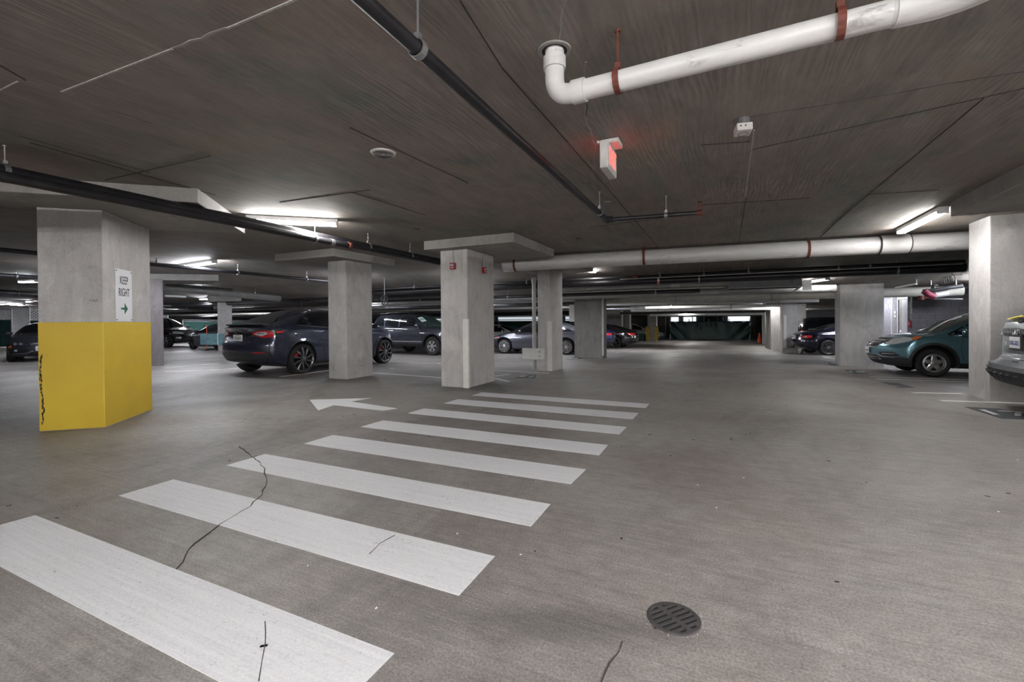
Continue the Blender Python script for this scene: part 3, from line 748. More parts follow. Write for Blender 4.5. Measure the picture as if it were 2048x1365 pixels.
# hole in the slab round the riser
b = MB(); b.lathe([(0.075, 0), (0.098, 0), (0.098, 0.012), (0.075, 0.012)], 'z', (e0.x, e0.y, CEIL - 0.010), 32, True); b.build('slab_sleeve', 'panel_concrete', t4, world=True)
b = MB(); b.cyl((e0.x, e0.y, CEIL - 0.004), (e0.x, e0.y, CEIL + 0.01), 0.088, 32); b.build('slab_hole', 'dark_seam', t4, world=True)
# 4: large white drain pipe across the view
zD = 2.70
q0, q1, q2 = fl(1012, 530, zD), fl(1600, 499, zD), fl(2046, 476, zD)
t5 = pipe('large white drain pipe running across under the ceiling', [q0, q1, q2], 0.165, 'white_pvc', seg=32)
dD = (q2 - q1).normalized()
b = MB(); a = fl(1757, 490.5, zD); a2 = fl(1816, 487.5, zD); b.cyl(a, a2, 0.178, 32); b.build('coupling', 'white_pvc', t5, world=True, smooth=True)
for xx in (1757, 1816):
    p = fl(xx, 490.5 - (xx - 1757) * 0.051, zD); b = MB(); b.cyl(p - dD * 0.008, p + dD * 0.008, 0.180, 32); b.build('joint_ring', 'dark_metal', t5, world=True)
for (x, y) in ((1288, 513), (1614, 498.5), (1032, 529), (2046, 476)):
    hanger(t5, fl(x, y, zD), 0.168, band=dD, strap=0.025, mat='rust_red')
b = MB(); b.cyl(q0 - (q1 - q0).normalized() * 0.05, q0 + (q1 - q0).normalized() * 0.28, 0.175, 32); b.build('end_cap', 'white_pvc', t5, world=True, smooth=True)
# 5: runs across the aisle, farther off
def xpipe(label, ypx, z, r, xa, xb, mat, hang=(), joints=(), seg=12, group=None, slope=0.0):
    """pipe parallel to the x axis, seen at height ypx where photo x = 1448"""
    P = fl(1448, ypx, z); Y = P.y
    a, c = onY(xa, 600, Y), onY(xb, 600, Y)
    return pipe(label, [(a.x, Y, P.z), (c.x, Y, P.z + slope)], r, mat, hang, joints, seg=seg, group=group)
xpipe('thin black pipe nearest behind the large white pipe', 546, 2.72, 0.045, 742, 1930, 'black_pipe', (0.12, 0.38, 0.62, 0.75, 0.9), [(0, 0.58, 0.12, 0.03, 'rust_red')])
xpipe('thick black insulated pipe across the aisle', 555.5, 2.68, 0.11, 742, 1930, 'black_pipe', (0.2, 0.45, 0.68, 0.93))
xpipe('slim steel conduit under the thick black pipe', 549.5, 2.62, 0.016, 1240, 1925, 'conduit_steel', (0.3, 0.7))
xpipe('grey pipe ending at the unit heater', 564.5, 2.66, 0.10, 1085, 1456, 'grey_pipe', (0.2, 0.8), [(0, 0.75, 0.25, 0.004, 'beige_pipe')])
xpipe('thin beige conduit left of the unit heater', 574, 2.60, 0.03, 1125, 1450, 'beige_pipe', (0.2, 0.6))
xpipe('black shiny pipe behind the alarm column', 580, 2.60, 0.06, 742, 1400, 'black_pipe', (0.2, 0.5, 0.9))
xpipe('grey green pipe passing below the unit heater', 584, 2.66, 0.11, 742, 1672, 'grey_pipe', (0.3, 0.6))
xpipe('wide beige pipe across the aisle, farther back', 594.5, 2.68, 0.15, 1130, 1925, 'beige_pipe', (0.35, 0.6))
xpipe('light pipe with dark straps beyond the wide beige pipe', 604, 2.70, 0.08, 1210, 1560, 'light_grey_paint', (0.2, 0.5))
xpipe('slim white conduit over the far aisle, higher one', 613, 2.68, 0.07, 1260, 1560, 'white_enamel', (0.3, 0.7))
xpipe('slim white conduit over the far aisle, lower one', 619, 2.68, 0.08, 1262, 1560, 'white_enamel', (0.2, 0.7))
xpipe('dark pipe over the far aisle', 624, 2.66, 0.08, 1240, 1560, 'dark_pipe', (0.4,))
xpipe('last white conduit before the green tarpaulin', 629, 2.70, 0.09, 1300, 1540, 'white_enamel', (0.5,))
xpipe('dark twin pipe low behind the slim column, upper', 566, 2.70, 0.05, 330, 900, 'dark_pipe', (0.3, 0.8))
xpipe('dark twin pipe low behind the slim column, lower', 572, 2.62, 0.09, 330, 900, 'dark_pipe', (0.4, 0.7))
xpipe('light steel pipe above the blue hatchback', 592, 2.60, 0.07, 285, 1150, 'conduit_steel', (0.2, 0.35, 0.5))
xpipe('dark pipe above the dark grey off-roader', 600, 2.55, 0.10, 285, 1150, 'dark_pipe', (0.2, 0.5))
xpipe('beige pipe far above the dark grey off-roader', 606, 2.62, 0.12, 285, 1150, 'beige_pipe', (0.3, 0.6))
xpipe('far steel pipe above the white sedan', 614, 2.62, 0.08, 285, 1290, 'conduit_steel', (0.2, 0.6))
xpipe('far dark pipe above the white sedan', 621, 2.62, 0.13, 285, 1150, 'dark_pipe', (0.2, 0.6))
# pipes running along the aisle direction at the far left
def yline(label, p, q, z, r, mat, hang=(), **k):
    return pipe(label, aline(p, q, z), r, mat, hang, **k)
t = yline('thin black sprinkler pipe crossing left of the slim column', (-60, 494), (700, 567), 2.70, 0.045, 'black_pipe', (0.55, 0.8))
sprinkler(t, fl(313, 529, 2.70) + Vector((0, 0, 0.03)), True, 'dark_metal')
yline('dark pipe left of the yellow column, upper', (-20, 549), (80, 556), 2.70, 0.06, 'dark_pipe', (0.5,))
yline('dark pipe left of the yellow column, lower', (-20, 584), (80, 590), 2.62, 0.12, 'dark_pipe', (0.5,))
yline('fat pale pipe right of the distant grey column', (330, 575), (560, 598), 2.66, 0.13, 'grey_pipe', (0.3, 0.75))
yline('black pipe end with a sprinkler right of the distant column', (330, 569), (464, 580), 2.74, 0.05, 'black_pipe')
yline('pale conduit lower right of the distant column', (330, 592), (372, 594), 2.62, 0.05, 'white_enamel')
yline('second dark pipe right of the distant column', (330, 612), (424, 617), 2.60, 0.14, 'dark_pipe', (0.5,))
# vertical pipes
def riser(label, x, y, z1, r, mat, z0=0.0, **k):
    p = fl(x, y); return pipe(label, [(p.x, p.y, z0 + p.z), (p.x, p.y, z1 + p.z)], r, mat, joints=k.get('joints', ()), seg=16)
riser('upright pale pipe in front of the grey sedan', 1069, 738, 2.55, 0.055, 'beige_pipe', joints=[(0, 0.96, 0.08, 0.012, 'beige_pipe'), (0, 0.35, 0.06, 0.006, 'beige_pipe')])
riser('upright pale pipe by the white door at the right', 1787, 716, 2.60, 0.075, 'beige_pipe', joints=[(0, 0.97, 0.1, 0.02, 'rust_red')])
for x_, s_ in ((1903, 'left'), (1907, 'middle'), (1911, 'right')): riser('%s one of three thin risers on the block wall above the teal car' % s_, x_, 693, 2.5, 0.02, 'conduit_steel', 1.0)
# ================================================================ vehicles
def car_paint(name, col, rough=0.25, metal=0.5, coat=1.0):
    m, t, b = nt(name)
    n = noise(t, coords(t, world=False), 3.0, 3)
    c = ramp(t, n, [(0.3, tuple(x * 0.95 for x in col)), (0.7, tuple(x * 1.05 for x in col))])
    t.links.new(c, b.inputs['Base Color'])
    b.inputs['Roughness'].default_value = rough; b.inputs['Metallic'].default_value = metal
    b.inputs['Coat Weight'].default_value = coat; b.inputs['Coat Roughness'].default_value = 0.03
car_paint('paint_midnight', (0.042, 0.048, 0.078)); car_paint('paint_slate', (0.055, 0.058, 0.08))
car_paint('paint_grey_blue', (0.10, 0.10, 0.13)); car_paint('paint_teal', (0.12, 0.25, 0.30))
car_paint('paint_silver', (0.33, 0.36, 0.39), 0.3, 0.6); car_paint('paint_black', (0.012, 0.012, 0.015), 0.15, 0.0)
car_paint('paint_navy', (0.010, 0.010, 0.026), 0.2, 0.3); car_paint('paint_blue', (0.012, 0.018, 0.09), 0.2, 0.3)
car_paint('paint_charcoal', (0.06, 0.06, 0.075)); car_paint('paint_white', (0.72, 0.72, 0.74), 0.3, 0.0)
car_paint('paint_pale_grey', (0.30, 0.31, 0.31), 0.3, 0.3); car_paint('paint_red', (0.35, 0.02, 0.04), 0.3, 0.1)
def glass_mat(name, col):
    m, t, b = nt(name)
    n = noise(t, coords(t, world=False), 1.5, 2)
    c = ramp(t, n, [(0.35, col), (0.65, tuple(x * 1.6 for x in col))])
    t.links.new(c, b.inputs['Base Color']); b.inputs['Roughness'].default_value = 0.04
    b.inputs['Specular IOR Level'].default_value = 0.6; b.inputs['Coat Weight'].default_value = 0.3; b.inputs['Coat Roughness'].default_value = 0.02
glass_mat('tinted_glass', (0.006, 0.007, 0.009)); glass_mat('green_glass', (0.02, 0.035, 0.032))
plain('tyre_rubber', (0.014, 0.014, 0.015), 0.75, 0, 0.2, 20)
plain('black_trim', (0.018, 0.018, 0.02), 0.45, 0, 0.1, 8)
plain('grey_trim', (0.024, 0.025, 0.030), 0.62, 0, 0.1, 8)
plain('wheel_well', (0.005, 0.005, 0.005), 0.9)
plain('rim_grey', (0.16, 0.16, 0.17), 0.3, 0.9); plain('rim_silver', (0.55, 0.55, 0.56), 0.28, 0.9); plain('rim_dark', (0.02, 0.02, 0.022), 0.4, 0.5)
plain('chrome', (0.8, 0.8, 0.82), 0.12, 1.0, 0.03)
plain('lamp_red', (0.42, 0.012, 0.02), 0.12, 0, 0.2, 20, coat=1.0); plain('lamp_bright_red', (0.8, 0.03, 0.03), 0.15, 0, 0.1, 20, coat=1.0)
plain('lamp_clear', (0.62, 0.66, 0.68), 0.1, 0.3, 0.15, 20, coat=1.0); plain('lamp_amber', (0.75, 0.16, 0.03), 0.2, 0, 0.1, 20, coat=1.0)
plain('lamp_smoke', (0.05, 0.05, 0.055), 0.1, 0.2, 0.2, 20, coat=1.0)
plain('plate_white', (0.74, 0.74, 0.77), 0.4, 0, 0.02); plain('plate_blue', (0.03, 0.05, 0.22), 0.5); plain('plate_maroon', (0.25, 0.03, 0.07), 0.5)
plain('caliper_red', (0.6, 0.02, 0.02), 0.35); plain('leaf_yellow', (0.55, 0.45, 0.08), 0.7, 0, 0.3, 40)
plain('flag_green', (0.25, 0.42, 0.36), 0.6)

def pchip(pts):
    xs = np.array([p[0] for p in pts], float); ys = np.array([p[1] for p in pts], float)
    h = np.diff(xs); d = np.diff(ys) / h; m = np.zeros(len(xs))
    for i in range(1, len(xs) - 1):
        if d[i - 1] * d[i] > 0:
            w1, w2 = 2 * h[i] + h[i - 1], h[i] + 2 * h[i - 1]; m[i] = (w1 + w2) / (w1 / d[i - 1] + w2 / d[i])
    m[0], m[-1] = d[0], d[-1]
    def f(x):
        x = min(max(x, xs[0]), xs[-1]); i = min(int(np.searchsorted(xs, x, side='right')) - 1, len(h) - 1); i = max(i, 0)
        t = (x - xs[i]) / h[i]; t2, t3 = t * t, t ** 3
        return float((2 * t3 - 3 * t2 + 1) * ys[i] + (t3 - 2 * t2 + t) * h[i] * m[i] + (-2 * t3 + 3 * t2) * ys[i + 1] + (t3 - t2) * h[i] * m[i + 1])
    return f

def loft_body(S):
    """closed shell: x forward from the rear axle, y left, z up.  S holds silhouette curves"""
    top, bot, belt, wid = pchip(S['top']), pchip(S['bot']), pchip(S['belt']), pchip(S['wid'])
    xr, xf = pchip([(z, x) for z, x in S['rear']]), pchip([(z, x) for z, x in S['front']])
    xa, xb = S['rear_zone'], S['front_zone']       # inner ends of the zones that follow the end silhouettes
    nS = S.get('n', 76); x_lo, x_hi = S['top'][0][0], S['top'][-1][0]
    tum = S.get('tumble', 0.30); npow = S.get('pow', 3.0)
    us = np.linspace(0, 1, nS); us = 0.5 - 0.5 * np.cos(us * PI) * 0.55 - (0.5 - 0.5 * 0.55 - 0) * (1 - 2 * us) if False else us
    # finer spacing near the ends
    us = us + 0.06 * np.sin(2 * PI * us) * -1
    rings = []
    for u in us:
        x = x_lo + (x_hi - x_lo) * float(u)
        zt, zb, zl, w_ = top(x), bot(x), belt(x), wid(x)
        zl = min(zl, zt - 0.03)
        pr = []
        hb = zl - zb
        for (fw, fz) in ((0.0, 0.0), (0.2752, 0.0), (0.5504, 0.0), (0.7052, 0.0), (0.7912, 0.0), (0.86, 0.0), (0.945, 0.035), (0.97, 0.09), (0.984, 0.16), (0.992, 0.24), (0.997, 0.32), (1.0, 0.40), (1.0, 0.48), (1.0, 0.56), (0.998, 0.64), (0.993, 0.72), (0.987, 0.79), (0.98, 0.85), (0.972, 0.90), (0.964, 0.94), (0.952, 0.975), (0.925, 1.0)):
            pr.append((w_ * fw, zb + hb * fz))
        a = w_ * 0.925; hh = zt - zl
        K = 14
        for k in range(1, K + 1):
            th = k / K * PI / 2
            n_ = npow if hh > 0.25 else 2.4
            yy = a * max(0.0, math.cos(th)) ** (2 / n_); zz = zl + hh * math.sin(th) ** (2 / n_)
            yy *= 1 - tum * max(0, zz - zl - 0.02)
            pr.append((yy, zz))
        ring = []
        for (y, z) in pr:
            X = x
            if x < xa:
                k = (x - x_lo) / (xa - x_lo); e = xr(z) + 0.0; X = e + (xa - e) * k
                X += S.get('rear_round', 0.16) * (abs(y) / w_) ** 3 * (1 - k) ** 1.0 * 1.0
            elif x > xb:
                k = (x_hi - x) / (x_hi - xb); e = xf(z); X = e + (xb - e) * k
                X -= S.get('front_round', 0.30) * (abs(y) / w_) ** 2.6 * (1 - k) ** 1.0
            ring.append((X, y, z))
        full = ring + [(X, -y, z) for (X, y, z) in ring[-2:0:-1]]
        rings.append(full)
    m = len(rings[0]); vs = [p for r in rings for p in r]
    fs = [(i * m + j, i * m + (j + 1) % m, (i + 1) * m + (j + 1) % m, (i + 1) * m + j) for i in range(nS - 1) for j in range(m)]
    half = m // 2 + 1
    ts = [-1, -0.92, -0.82, -0.64, -0.32, 0, 0.32, 0.64, 0.82, 0.92, 1]
    for end in (0, nS - 1):
        ring = rings[end]; x = x_lo if end == 0 else x_hi; w_ = wid(x); o = len(vs)
        for j in range(5, half):
            (X, y, z) = ring[j]
            for t_ in ts:
                yy = y * t_
                if end == 0: XX = xr(z) + S.get('rear_round', 0.16) * (abs(yy) / w_) ** 3
                else: XX = xf(z) - S.get('front_round', 0.30) * (abs(yy) / w_) ** 2.6
                vs.append((XX, yy, z))
        n = len(ts)
        for r_ in range(half - 6):
            for c_ in range(n - 1):
                q = (o + r_ * n + c_, o + r_ * n + c_ + 1, o + (r_ + 1) * n + c_ + 1, o + (r_ + 1) * n + c_); fs.append(q)
    return vs, fs

class Car:
    def __init__(self, name, label, cat, S, paint, contact, heading, side, scale=1.0, group=None, axle='rear', pitch=True):
        """contact: ground point under the wheel of the given axle on the given side (+1 left, -1 right)"""
        self.S = S; th = math.radians(heading); f = Vector((math.cos(th), math.sin(th), 0)); l = Vector((-f.y, f.x, 0))
        p = Vector((contact[0], contact[1], 0)) - l * side * (S['track'] / 2) * scale
        if axle == 'front': p -= f * S['wb'] * scale
        z0 = D(p.y); q = p + f * S['wb'] * scale; z1 = D(q.y)
        p.z = z0
        self.t = thing(name, label, cat, p, 0, group)
        pit = math.atan2(z1 - z0, S['wb'] * scale)
        self.M = Matrix.Translation(p) @ Matrix.Rotation(th, 4, 'Z') @ Matrix.Rotation(-pit, 4, 'Y') @ Matrix.Scale(scale, 4)
        self.L = Matrix.Translation(p).inverted() @ self.M      # car frame -> thing frame
        vs, fs = loft_body(S)
        me = bpy.data.meshes.new('body'); me.from_pydata(vs, [], fs); me.materials.append(MATS[paint]); me.materials.append(MATS['wheel_well'])
        bm = bmesh.new(); bm.from_mesh(me); bmesh.ops.remove_doubles(bm, verts=bm.verts, dist=2e-4); bmesh.ops.recalc_face_normals(bm, faces=bm.faces); bm.to_mesh(me)
        self.bvh = BVHTree.FromBMesh(bm); bm.free()
        o = bpy.data.objects.new('tmp_body', me); COL.objects.link(o)
        cut = MB()
        R = S['tyre'] + S.get('arch_gap', 0.055)
        for ax in (0, S['wb']):
            for s in (-1, 1):
                y0, y1 = s * (S['track'] / 2 - 0.20), s * (S['track'] / 2 + 0.5)
                cut.cyl((ax, y0, S['tyre'] + 0.02), (ax, y1, S['tyre'] + 0.02), R, 40)
        cm = bpy.data.meshes.new('cut'); cm.from_pydata([tuple(v) for v in cut.v], [], cut.f); cm.materials.append(MATS[paint]); cm.materials.append(MATS['wheel_well'])
        bm = bmesh.new(); bm.from_mesh(cm); bmesh.ops.recalc_face_normals(bm, faces=bm.faces); bm.to_mesh(cm); bm.free()
        cm.polygons.foreach_set('material_index', [1] * len(cm.polygons))
        co = bpy.data.objects.new('tmp_cut', cm); COL.objects.link(co)
        md = o.modifiers.new('b', 'BOOLEAN'); md.operation = 'DIFFERENCE'; md.object = co; md.solver = 'EXACT'
        dg = bpy.context.evaluated_depsgraph_get(); nm = bpy.data.meshes.new_from_object(o.evaluated_get(dg))
        bpy.data.objects.remove(o); bpy.data.objects.remove(co)
        nm.name = 'body'; nm.transform(self.L)
        nm.polygons.foreach_set('use_smooth', [True] * len(nm.polygons))
        try: nm.set_sharp_from_angle(angle=math.radians(38))
        except Exception: pass
        self.body = bpy.data.objects.new('body', nm); link(self.body, self.t); MW[self.body.name] = MW[self.t.name]
        self.wheels()
    def put(self, mb, name, mat, parent=None, smooth=False, bevel=0.0):
        mb.v = [self.L @ p for p in mb.v]
        return mb.build(name, mat, parent or self.t, smooth=smooth, bevel=bevel)
    def hit(self, d, a, b):
        if d in ('L', 'R'):
            s = 1 if d == 'L' else -1
            return self.bvh.ray_cast(Vector((a, s * 4, b)), Vector((0, -s, 0)))
        if d == 'B': return self.bvh.ray_cast(Vector((-8, a, b)), Vector((1, 0, 0)))
        if d == 'F': return self.bvh.ray_cast(Vector((12, a, b)), Vector((-1, 0, 0)))
        return self.bvh.ray_cast(Vector((a, b, 6)), Vector((0, 0, -1)))
    def panel(self, name, d, poly, mat, off=0.006, th=0.014, step=0.07, parent=None, smooth=True):
        """a piece with the given outline lying on the body shell, projected from side d"""
        out = []
        dirs = ('L', 'R') if d == 'S' else (d,)
        for dd in dirs:
            P = [Vector(p) for p in poly]; n = len(P); Q = []
            for i in range(n):
                a, c = P[i], P[(i + 1) % n]; k = max(1, int((c - a).length / step))
                Q += [a.lerp(c, j / k) for j in range(k)]
            E = [(i, (i + 1) % len(Q)) for i in range(len(Q))]
            x0, x1 = min(q.x for q in Q), max(q.x for q in Q); y0, y1 = min(q.y for q in Q), max(q.y for q in Q)
            I = []
            nx, ny = int((x1 - x0) / step), int((y1 - y0) / step)
            for i in range(1, nx + 1):
                for j in range(1, ny + 1):
                    p = Vector((x0 + (x1 - x0) * i / (nx + 1), y0 + (y1 - y0) * j / (ny + 1)))
                    c = False; k = len(Q) - 1
                    for q in range(len(Q)):
                        if (Q[q].y > p.y) != (Q[k].y > p.y) and p.x < (Q[k].x - Q[q].x) * (p.y - Q[q].y) / (Q[k].y - Q[q].y) + Q[q].x: c = not c
                        k = q
                    if c and min((p - q).length for q in Q) > step * 0.3: I.append(p)
            r = delaunay_2d_cdt(Q + I, E, [], 1, 1e-5)
            V2, F2 = r[0], r[2]
            outer, inner, ok = [], [], []
            for p in V2:
                h = self.hit(dd, p.x, p.y)
                if h[0] is None: ok.append(False); outer.append(Vector()); inner.append(Vector()); continue
                nrm = h[1]; dirv_ = {'L': Vector((0, 1, 0)), 'R': Vector((0, -1, 0)), 'B': Vector((-1, 0, 0)), 'F': Vector((1, 0, 0)), 'T': Vector((0, 0, 1))}[dd]
                if nrm.dot(dirv_) < 0: nrm = -nrm
                nrm = (nrm + dirv_ * 0.3).normalized()
                ok.append(True); outer.append(h[0] + nrm * off); inner.append(h[0] + nrm * (off - th))
            F2 = [f for f in F2 if all(ok[i] for i in f)]
            if not F2: continue
            cnt = {}
            for f in F2:
                for i in range(len(f)):
                    e = (f[i], f[(i + 1) % len(f)]); cnt[e] = cnt.get(e, 0) + 1
            rim = [e for e in cnt if (e[1], e[0]) not in cnt]
            mb = MB(); n = len(V2)
            mb.add(outer + inner, [tuple(f) for f in F2] + [(e[0], e[1], e[1] + n, e[0] + n) for e in rim])
            # drop the unused verts
            used = sorted({i for f in mb.f for i in f}); mp = {u_: k for k, u_ in enumerate(used)}
            mb.v = [mb.v[i] for i in used]; mb.f = [tuple(mp[i] for i in f) for f in mb.f]
            out.append(self.put(mb, name, mat, parent, smooth=smooth))
        return out
    def seam(self, d, pts, w=0.009, mat='black_trim', name='panel_gap'):
        for i in range(len(pts) - 1):
            a, c = Vector(pts[i]), Vector(pts[i + 1]); v = (c - a); v.normalize(); s = Vector((-v.y, v.x)) * w / 2
            self.panel(name, d, [a - s, c - s, c + s, a + s], mat, 0.0015, 0.006, 0.06)
    def text(self, d, a, b, s, size, mat, off=0.012, sx=1.0, parent=None, name='lettering', bold=0.0, flat=None):
        h = self.hit(d, a, b); p = h[0]
        if d == 'B': n, r = Vector((-1, 0, 0)), Vector((0, -1, 0))
        elif d == 'F': n, r = Vector((1, 0, 0)), Vector((0, 1, 0))
        elif d == 'L': n, r = Vector((0, 1, 0)), Vector((-1, 0, 0))
        else: n, r = Vector((0, -1, 0)), Vector((1, 0, 0))
        M = frame(p + n * off, r, (0, 0, 1))
        return text_obj(name, s, size, mat, self.L @ M, parent or self.t, world=False, extrude=0.002, sx=sx, bold=bold)
    def plate(self, d, a, b, txt, top='', w_=0.305, h_=0.152, frame_mat=None, ink='plate_blue', tilt=0.0):
        h = self.hit(d, a, b); s = -1 if d == 'B' else 1; p = h[0] + Vector((s * 0.012, 0, 0))
        lab = self.t
        if frame_mat:
            mb = MB(); mb.box(p, (0.016, w_ + 0.05, h_ + 0.05)); self.put(mb, 'plate_frame', frame_mat, bevel=0.003)
        p = p + Vector((s * 0.010, 0, 0))
        mb = MB(); mb.box(p, (0.006, w_, h_)); pl = self.put(mb, 'licence_plate', 'plate_white')
        M = frame(p + Vector((s * 0.0045, 0, -0.01)), (0, s, 0), (0, 0, 1))
        text_obj('plate_number', txt, 0.085, ink, self.L @ M, pl, world=False, extrude=0.0006, sx=0.72, bold=0.001)
        if top:
            M = frame(p + Vector((s * 0.0045, 0, 0.052)), (0, s, 0), (0, 0, 1))
            text_obj('plate_caption', top, 0.034, ink, self.L @ M, pl, world=False, extrude=0.0006, sx=0.9)
        return pl
    def arch_trim(self, mat, width=0.07, both=(0, 1), a0=-12, a1=192, z0=None):
        R = self.S['tyre'] + self.S.get('arch_gap', 0.055)
        for k in both:
            ax = (0, self.S['wb'])[k]; A = []
            n = 22
            for i in range(n + 1):
                t_ = math.radians(a0 + (a1 - a0) * i / n); A.append((ax + math.cos(t_) * (R + width), self.S['tyre'] + 0.02 + math.sin(t_) * (R + width)))
            B2 = []
            for i in range(n + 1):
                t_ = math.radians(a1 - (a1 - a0) * i / n); B2.append((ax + math.cos(t_) * (R - 0.004), self.S['tyre'] + 0.02 + math.sin(t_) * (R - 0.004)))
            self.panel('arch_trim', 'S', A + B2, mat, 0.014, 0.03, 0.08)
    def wheels(self):
        S = self.S; R = S['tyre']; w_ = S.get('tw', 0.235); rr = S.get('rim', 0.26); style = S.get('wheel', 'five'); rm = S.get('rim_mat', 'rim_silver')
        for ax in (0.0, S['wb']):
            for s in (1, -1):
                cy = s * (S['track'] / 2); c = (ax, 0, R)
                h = w_ / 2
                prof = [(rr, -h + 0.01), (rr + 0.02, -h), (R - 0.045, -h - 0.004), (R - 0.012, -h + 0.03), (R, -h + 0.06), (R, h - 0.06), (R - 0.012, h - 0.03), (R - 0.045, h + 0.004), (rr + 0.02, h), (rr, h - 0.01)]
                mb = MB(); mb.lathe([(a, b) for a, b in prof], 'y', (ax, cy, R), 40, True)
                tyre = self.put(mb, 'wheel', 'tyre_rubber', smooth=True)
                o = s * (h - 0.012)     # outer face plane of the rim
                mb = MB(); mb.lathe([(rr, -h + 0.02), (rr - 0.012, -h + 0.02), (rr - 0.03, 0.0), (rr - 0.02, h - 0.02), (rr + 0.004, h + 0.002), (rr + 0.004, h - 0.012)] if s > 0 else
                                    [(rr, h - 0.02), (rr - 0.012, h - 0.02), (rr - 0.03, 0.0), (rr - 0.02, -h + 0.02), (rr + 0.004, -h - 0.002), (rr + 0.004, -h + 0.012)], 'y', (ax, cy, R), 40)
                self.put(mb, 'rim', rm, tyre, smooth=True)
                mb = MB(); mb.lathe([(0.001, cy + o - s * 0.09), (rr - 0.03, cy + o - s * 0.09)], 'y', (ax, 0, R), 32); mb.lathe([(0.14, cy + o - s * 0.075), (0.001, cy + o - s * 0.075)], 'y', (ax, 0, R), 24); self.put(mb, 'brake_disc', 'rim_dark', tyre)
                if S.get('caliper'):
                    mb = MB(); a0 = 2.45 if ax == 0 else 2.6; 
                    for t_ in (-0.28, 0, 0.28):
                        mb.box((ax + math.cos(a0 + t_) * 0.185, cy + o - s * 0.07, R + math.sin(a0 + t_) * 0.185), (0.075, 0.05, 0.06))
                    self.put(mb, 'brake_caliper', 'caliper_red', tyre)
                mb = MB()
                def spoke(a, r0, r1, w0, w1, tw=0.0, y0=0.0, y1=0.0):
                    # tapered bar from hub to rim in the wheel plane
                    e = Vector((math.cos(a), 0, math.sin(a))); n = Vector((-math.sin(a), 0, math.cos(a)))
                    vs = []
                    for k_, (r_, wv, yo) in enumerate(((r0, w0, y0), ((r0 + r1) / 2, (w0 + w1) / 2, (y0 + y1) / 2 + 0.004), (r1, w1, y1))):
                        t2 = tw * (k_ / 2)
                        for (q, yy) in ((-1, 0.0), (-0.6, 0.010), (0.6, 0.010), (1, 0.0), (1, -0.03), (-1, -0.03)):
                            vs.append(Vector((ax, 0, R)) + e * r_ + n * (wv * q / 2 + t2 * r_) + Vector((0, cy + o + s * (yy + yo), 0)))
                    f = []
                    for k_ in range(2):
                        for q in range(6): f.append((k_ * 6 + q, k_ * 6 + (q + 1) % 6, (k_ + 1) * 6 + (q + 1) % 6, (k_ + 1) * 6 + q))
                    f += [tuple(range(6)), tuple(range(12, 18))]
                    mb.add(vs, f)
                if style == 'turbine':
                    for k in range(10): spoke(k * PI / 5 + 0.2, 0.05, rr - 0.01, 0.028, 0.062, -0.22 * s, 0.0, -0.006)
                elif style == 'six':
                    for k in range(6):
                        spoke(k * PI / 3 + 0.1, 0.06, rr - 0.01, 0.075, 0.05); spoke(k * PI / 3 + 0.1 + 0.18, rr * 0.62, rr - 0.008, 0.05, 0.035, 0.1); spoke(k * PI / 3 + 0.1 - 0.18, rr * 0.62, rr - 0.008, 0.05, 0.035, -0.1)
                elif style == 'twin':
                    for k in range(6):
                        for q in (-0.16, 0.16): spoke(k * PI / 3 + q, 0.05, rr - 0.006, 0.022, 0.034, 0.0)
                        spoke(k * PI / 3 + PI / 6, rr * 0.45, rr - 0.006, 0.012, 0.05)
                elif style == 'fivetwin':
                    for k in range(5):
                        for q in (-0.15, 0.15): spoke(k * 2 * PI / 5 + q + PI / 2, 0.05, rr - 0.006, 0.024, 0.03)
                elif style == 'steel':
                    for k in range(5): spoke(k * 2 * PI / 5 + PI / 2, 0.05, rr - 0.035, 0.13, 0.085)
                    mb.lathe([(rr - 0.045, cy + o), (rr - 0.035, cy + o + s * 0.012), (rr - 0.005, cy + o + s * 0.006), (rr - 0.005, cy + o - s * 0.02)], 'y', (ax, 0, R), 36)
                else:
                    for k in range(5): spoke(k * 2 * PI / 5 + PI / 2, 0.05, rr - 0.006, 0.07, 0.05)
                self.put(mb, 'spokes', rm, tyre, smooth=False)
                mb = MB(); mb.lathe([(0.065, cy + o - s * 0.02), (0.06, cy + o + s * 0.014), (0.035, cy + o + s * 0.02), (0.001, cy + o + s * 0.022)], 'y', (ax, 0, R), 20)
                self.put(mb, 'hub_cap', 'rim_silver' if style == 'steel' else rm, tyre, smooth=True)
    def mirror(self, x, z, mat, y=None, size=1.0):
        for s in (1, -1):
            h = self.hit('L' if s > 0 else 'R', x, z - 0.05); yy = abs(h[0].y) if h[0] else 0.85
            mb = MB(); c = Vector((x + 0.02, s * (yy + 0.14), z + 0.02))
            n = 10; vs = []
            for i in range(n + 1):
                v = i / n; rr = math.sin(PI * max(0.06, min(0.94, v))) ** 0.5
                for j in range(12):
                    a = 2 * PI * j / 12; vs.append(c + Vector((0.06 * math.cos(a) * rr + 0.02 * (v - .5), s * (v - 0.5) * 0.23, 0.075 * math.sin(a) * rr)) * size)
            f = [(i * 12 + j, i * 12 + (j + 1) % 12, (i + 1) * 12 + (j + 1) % 12, (i + 1) * 12 + j) for i in range(n) for j in range(12)] + [tuple(range(12)), tuple(range(n * 12, n * 12 + 12))]
            mb.add(vs, f); mb.box((x + 0.03, s * (yy + 0.03), z - 0.05), (0.06, 0.12, 0.03)); self.put(mb, 'wing_mirror', mat, smooth=True)
    def handle(self, x, z, mat, L=0.17):
        for s in (1, -1):
            h = self.hit('L' if s > 0 else 'R', x, z)
            if h[0] is None: continue
            mb = MB(); mb.box(h[0] + Vector((0, s * 0.018, 0)), (L, 0.022, 0.026)); self.put(mb, 'door_handle', mat, bevel=0.008)

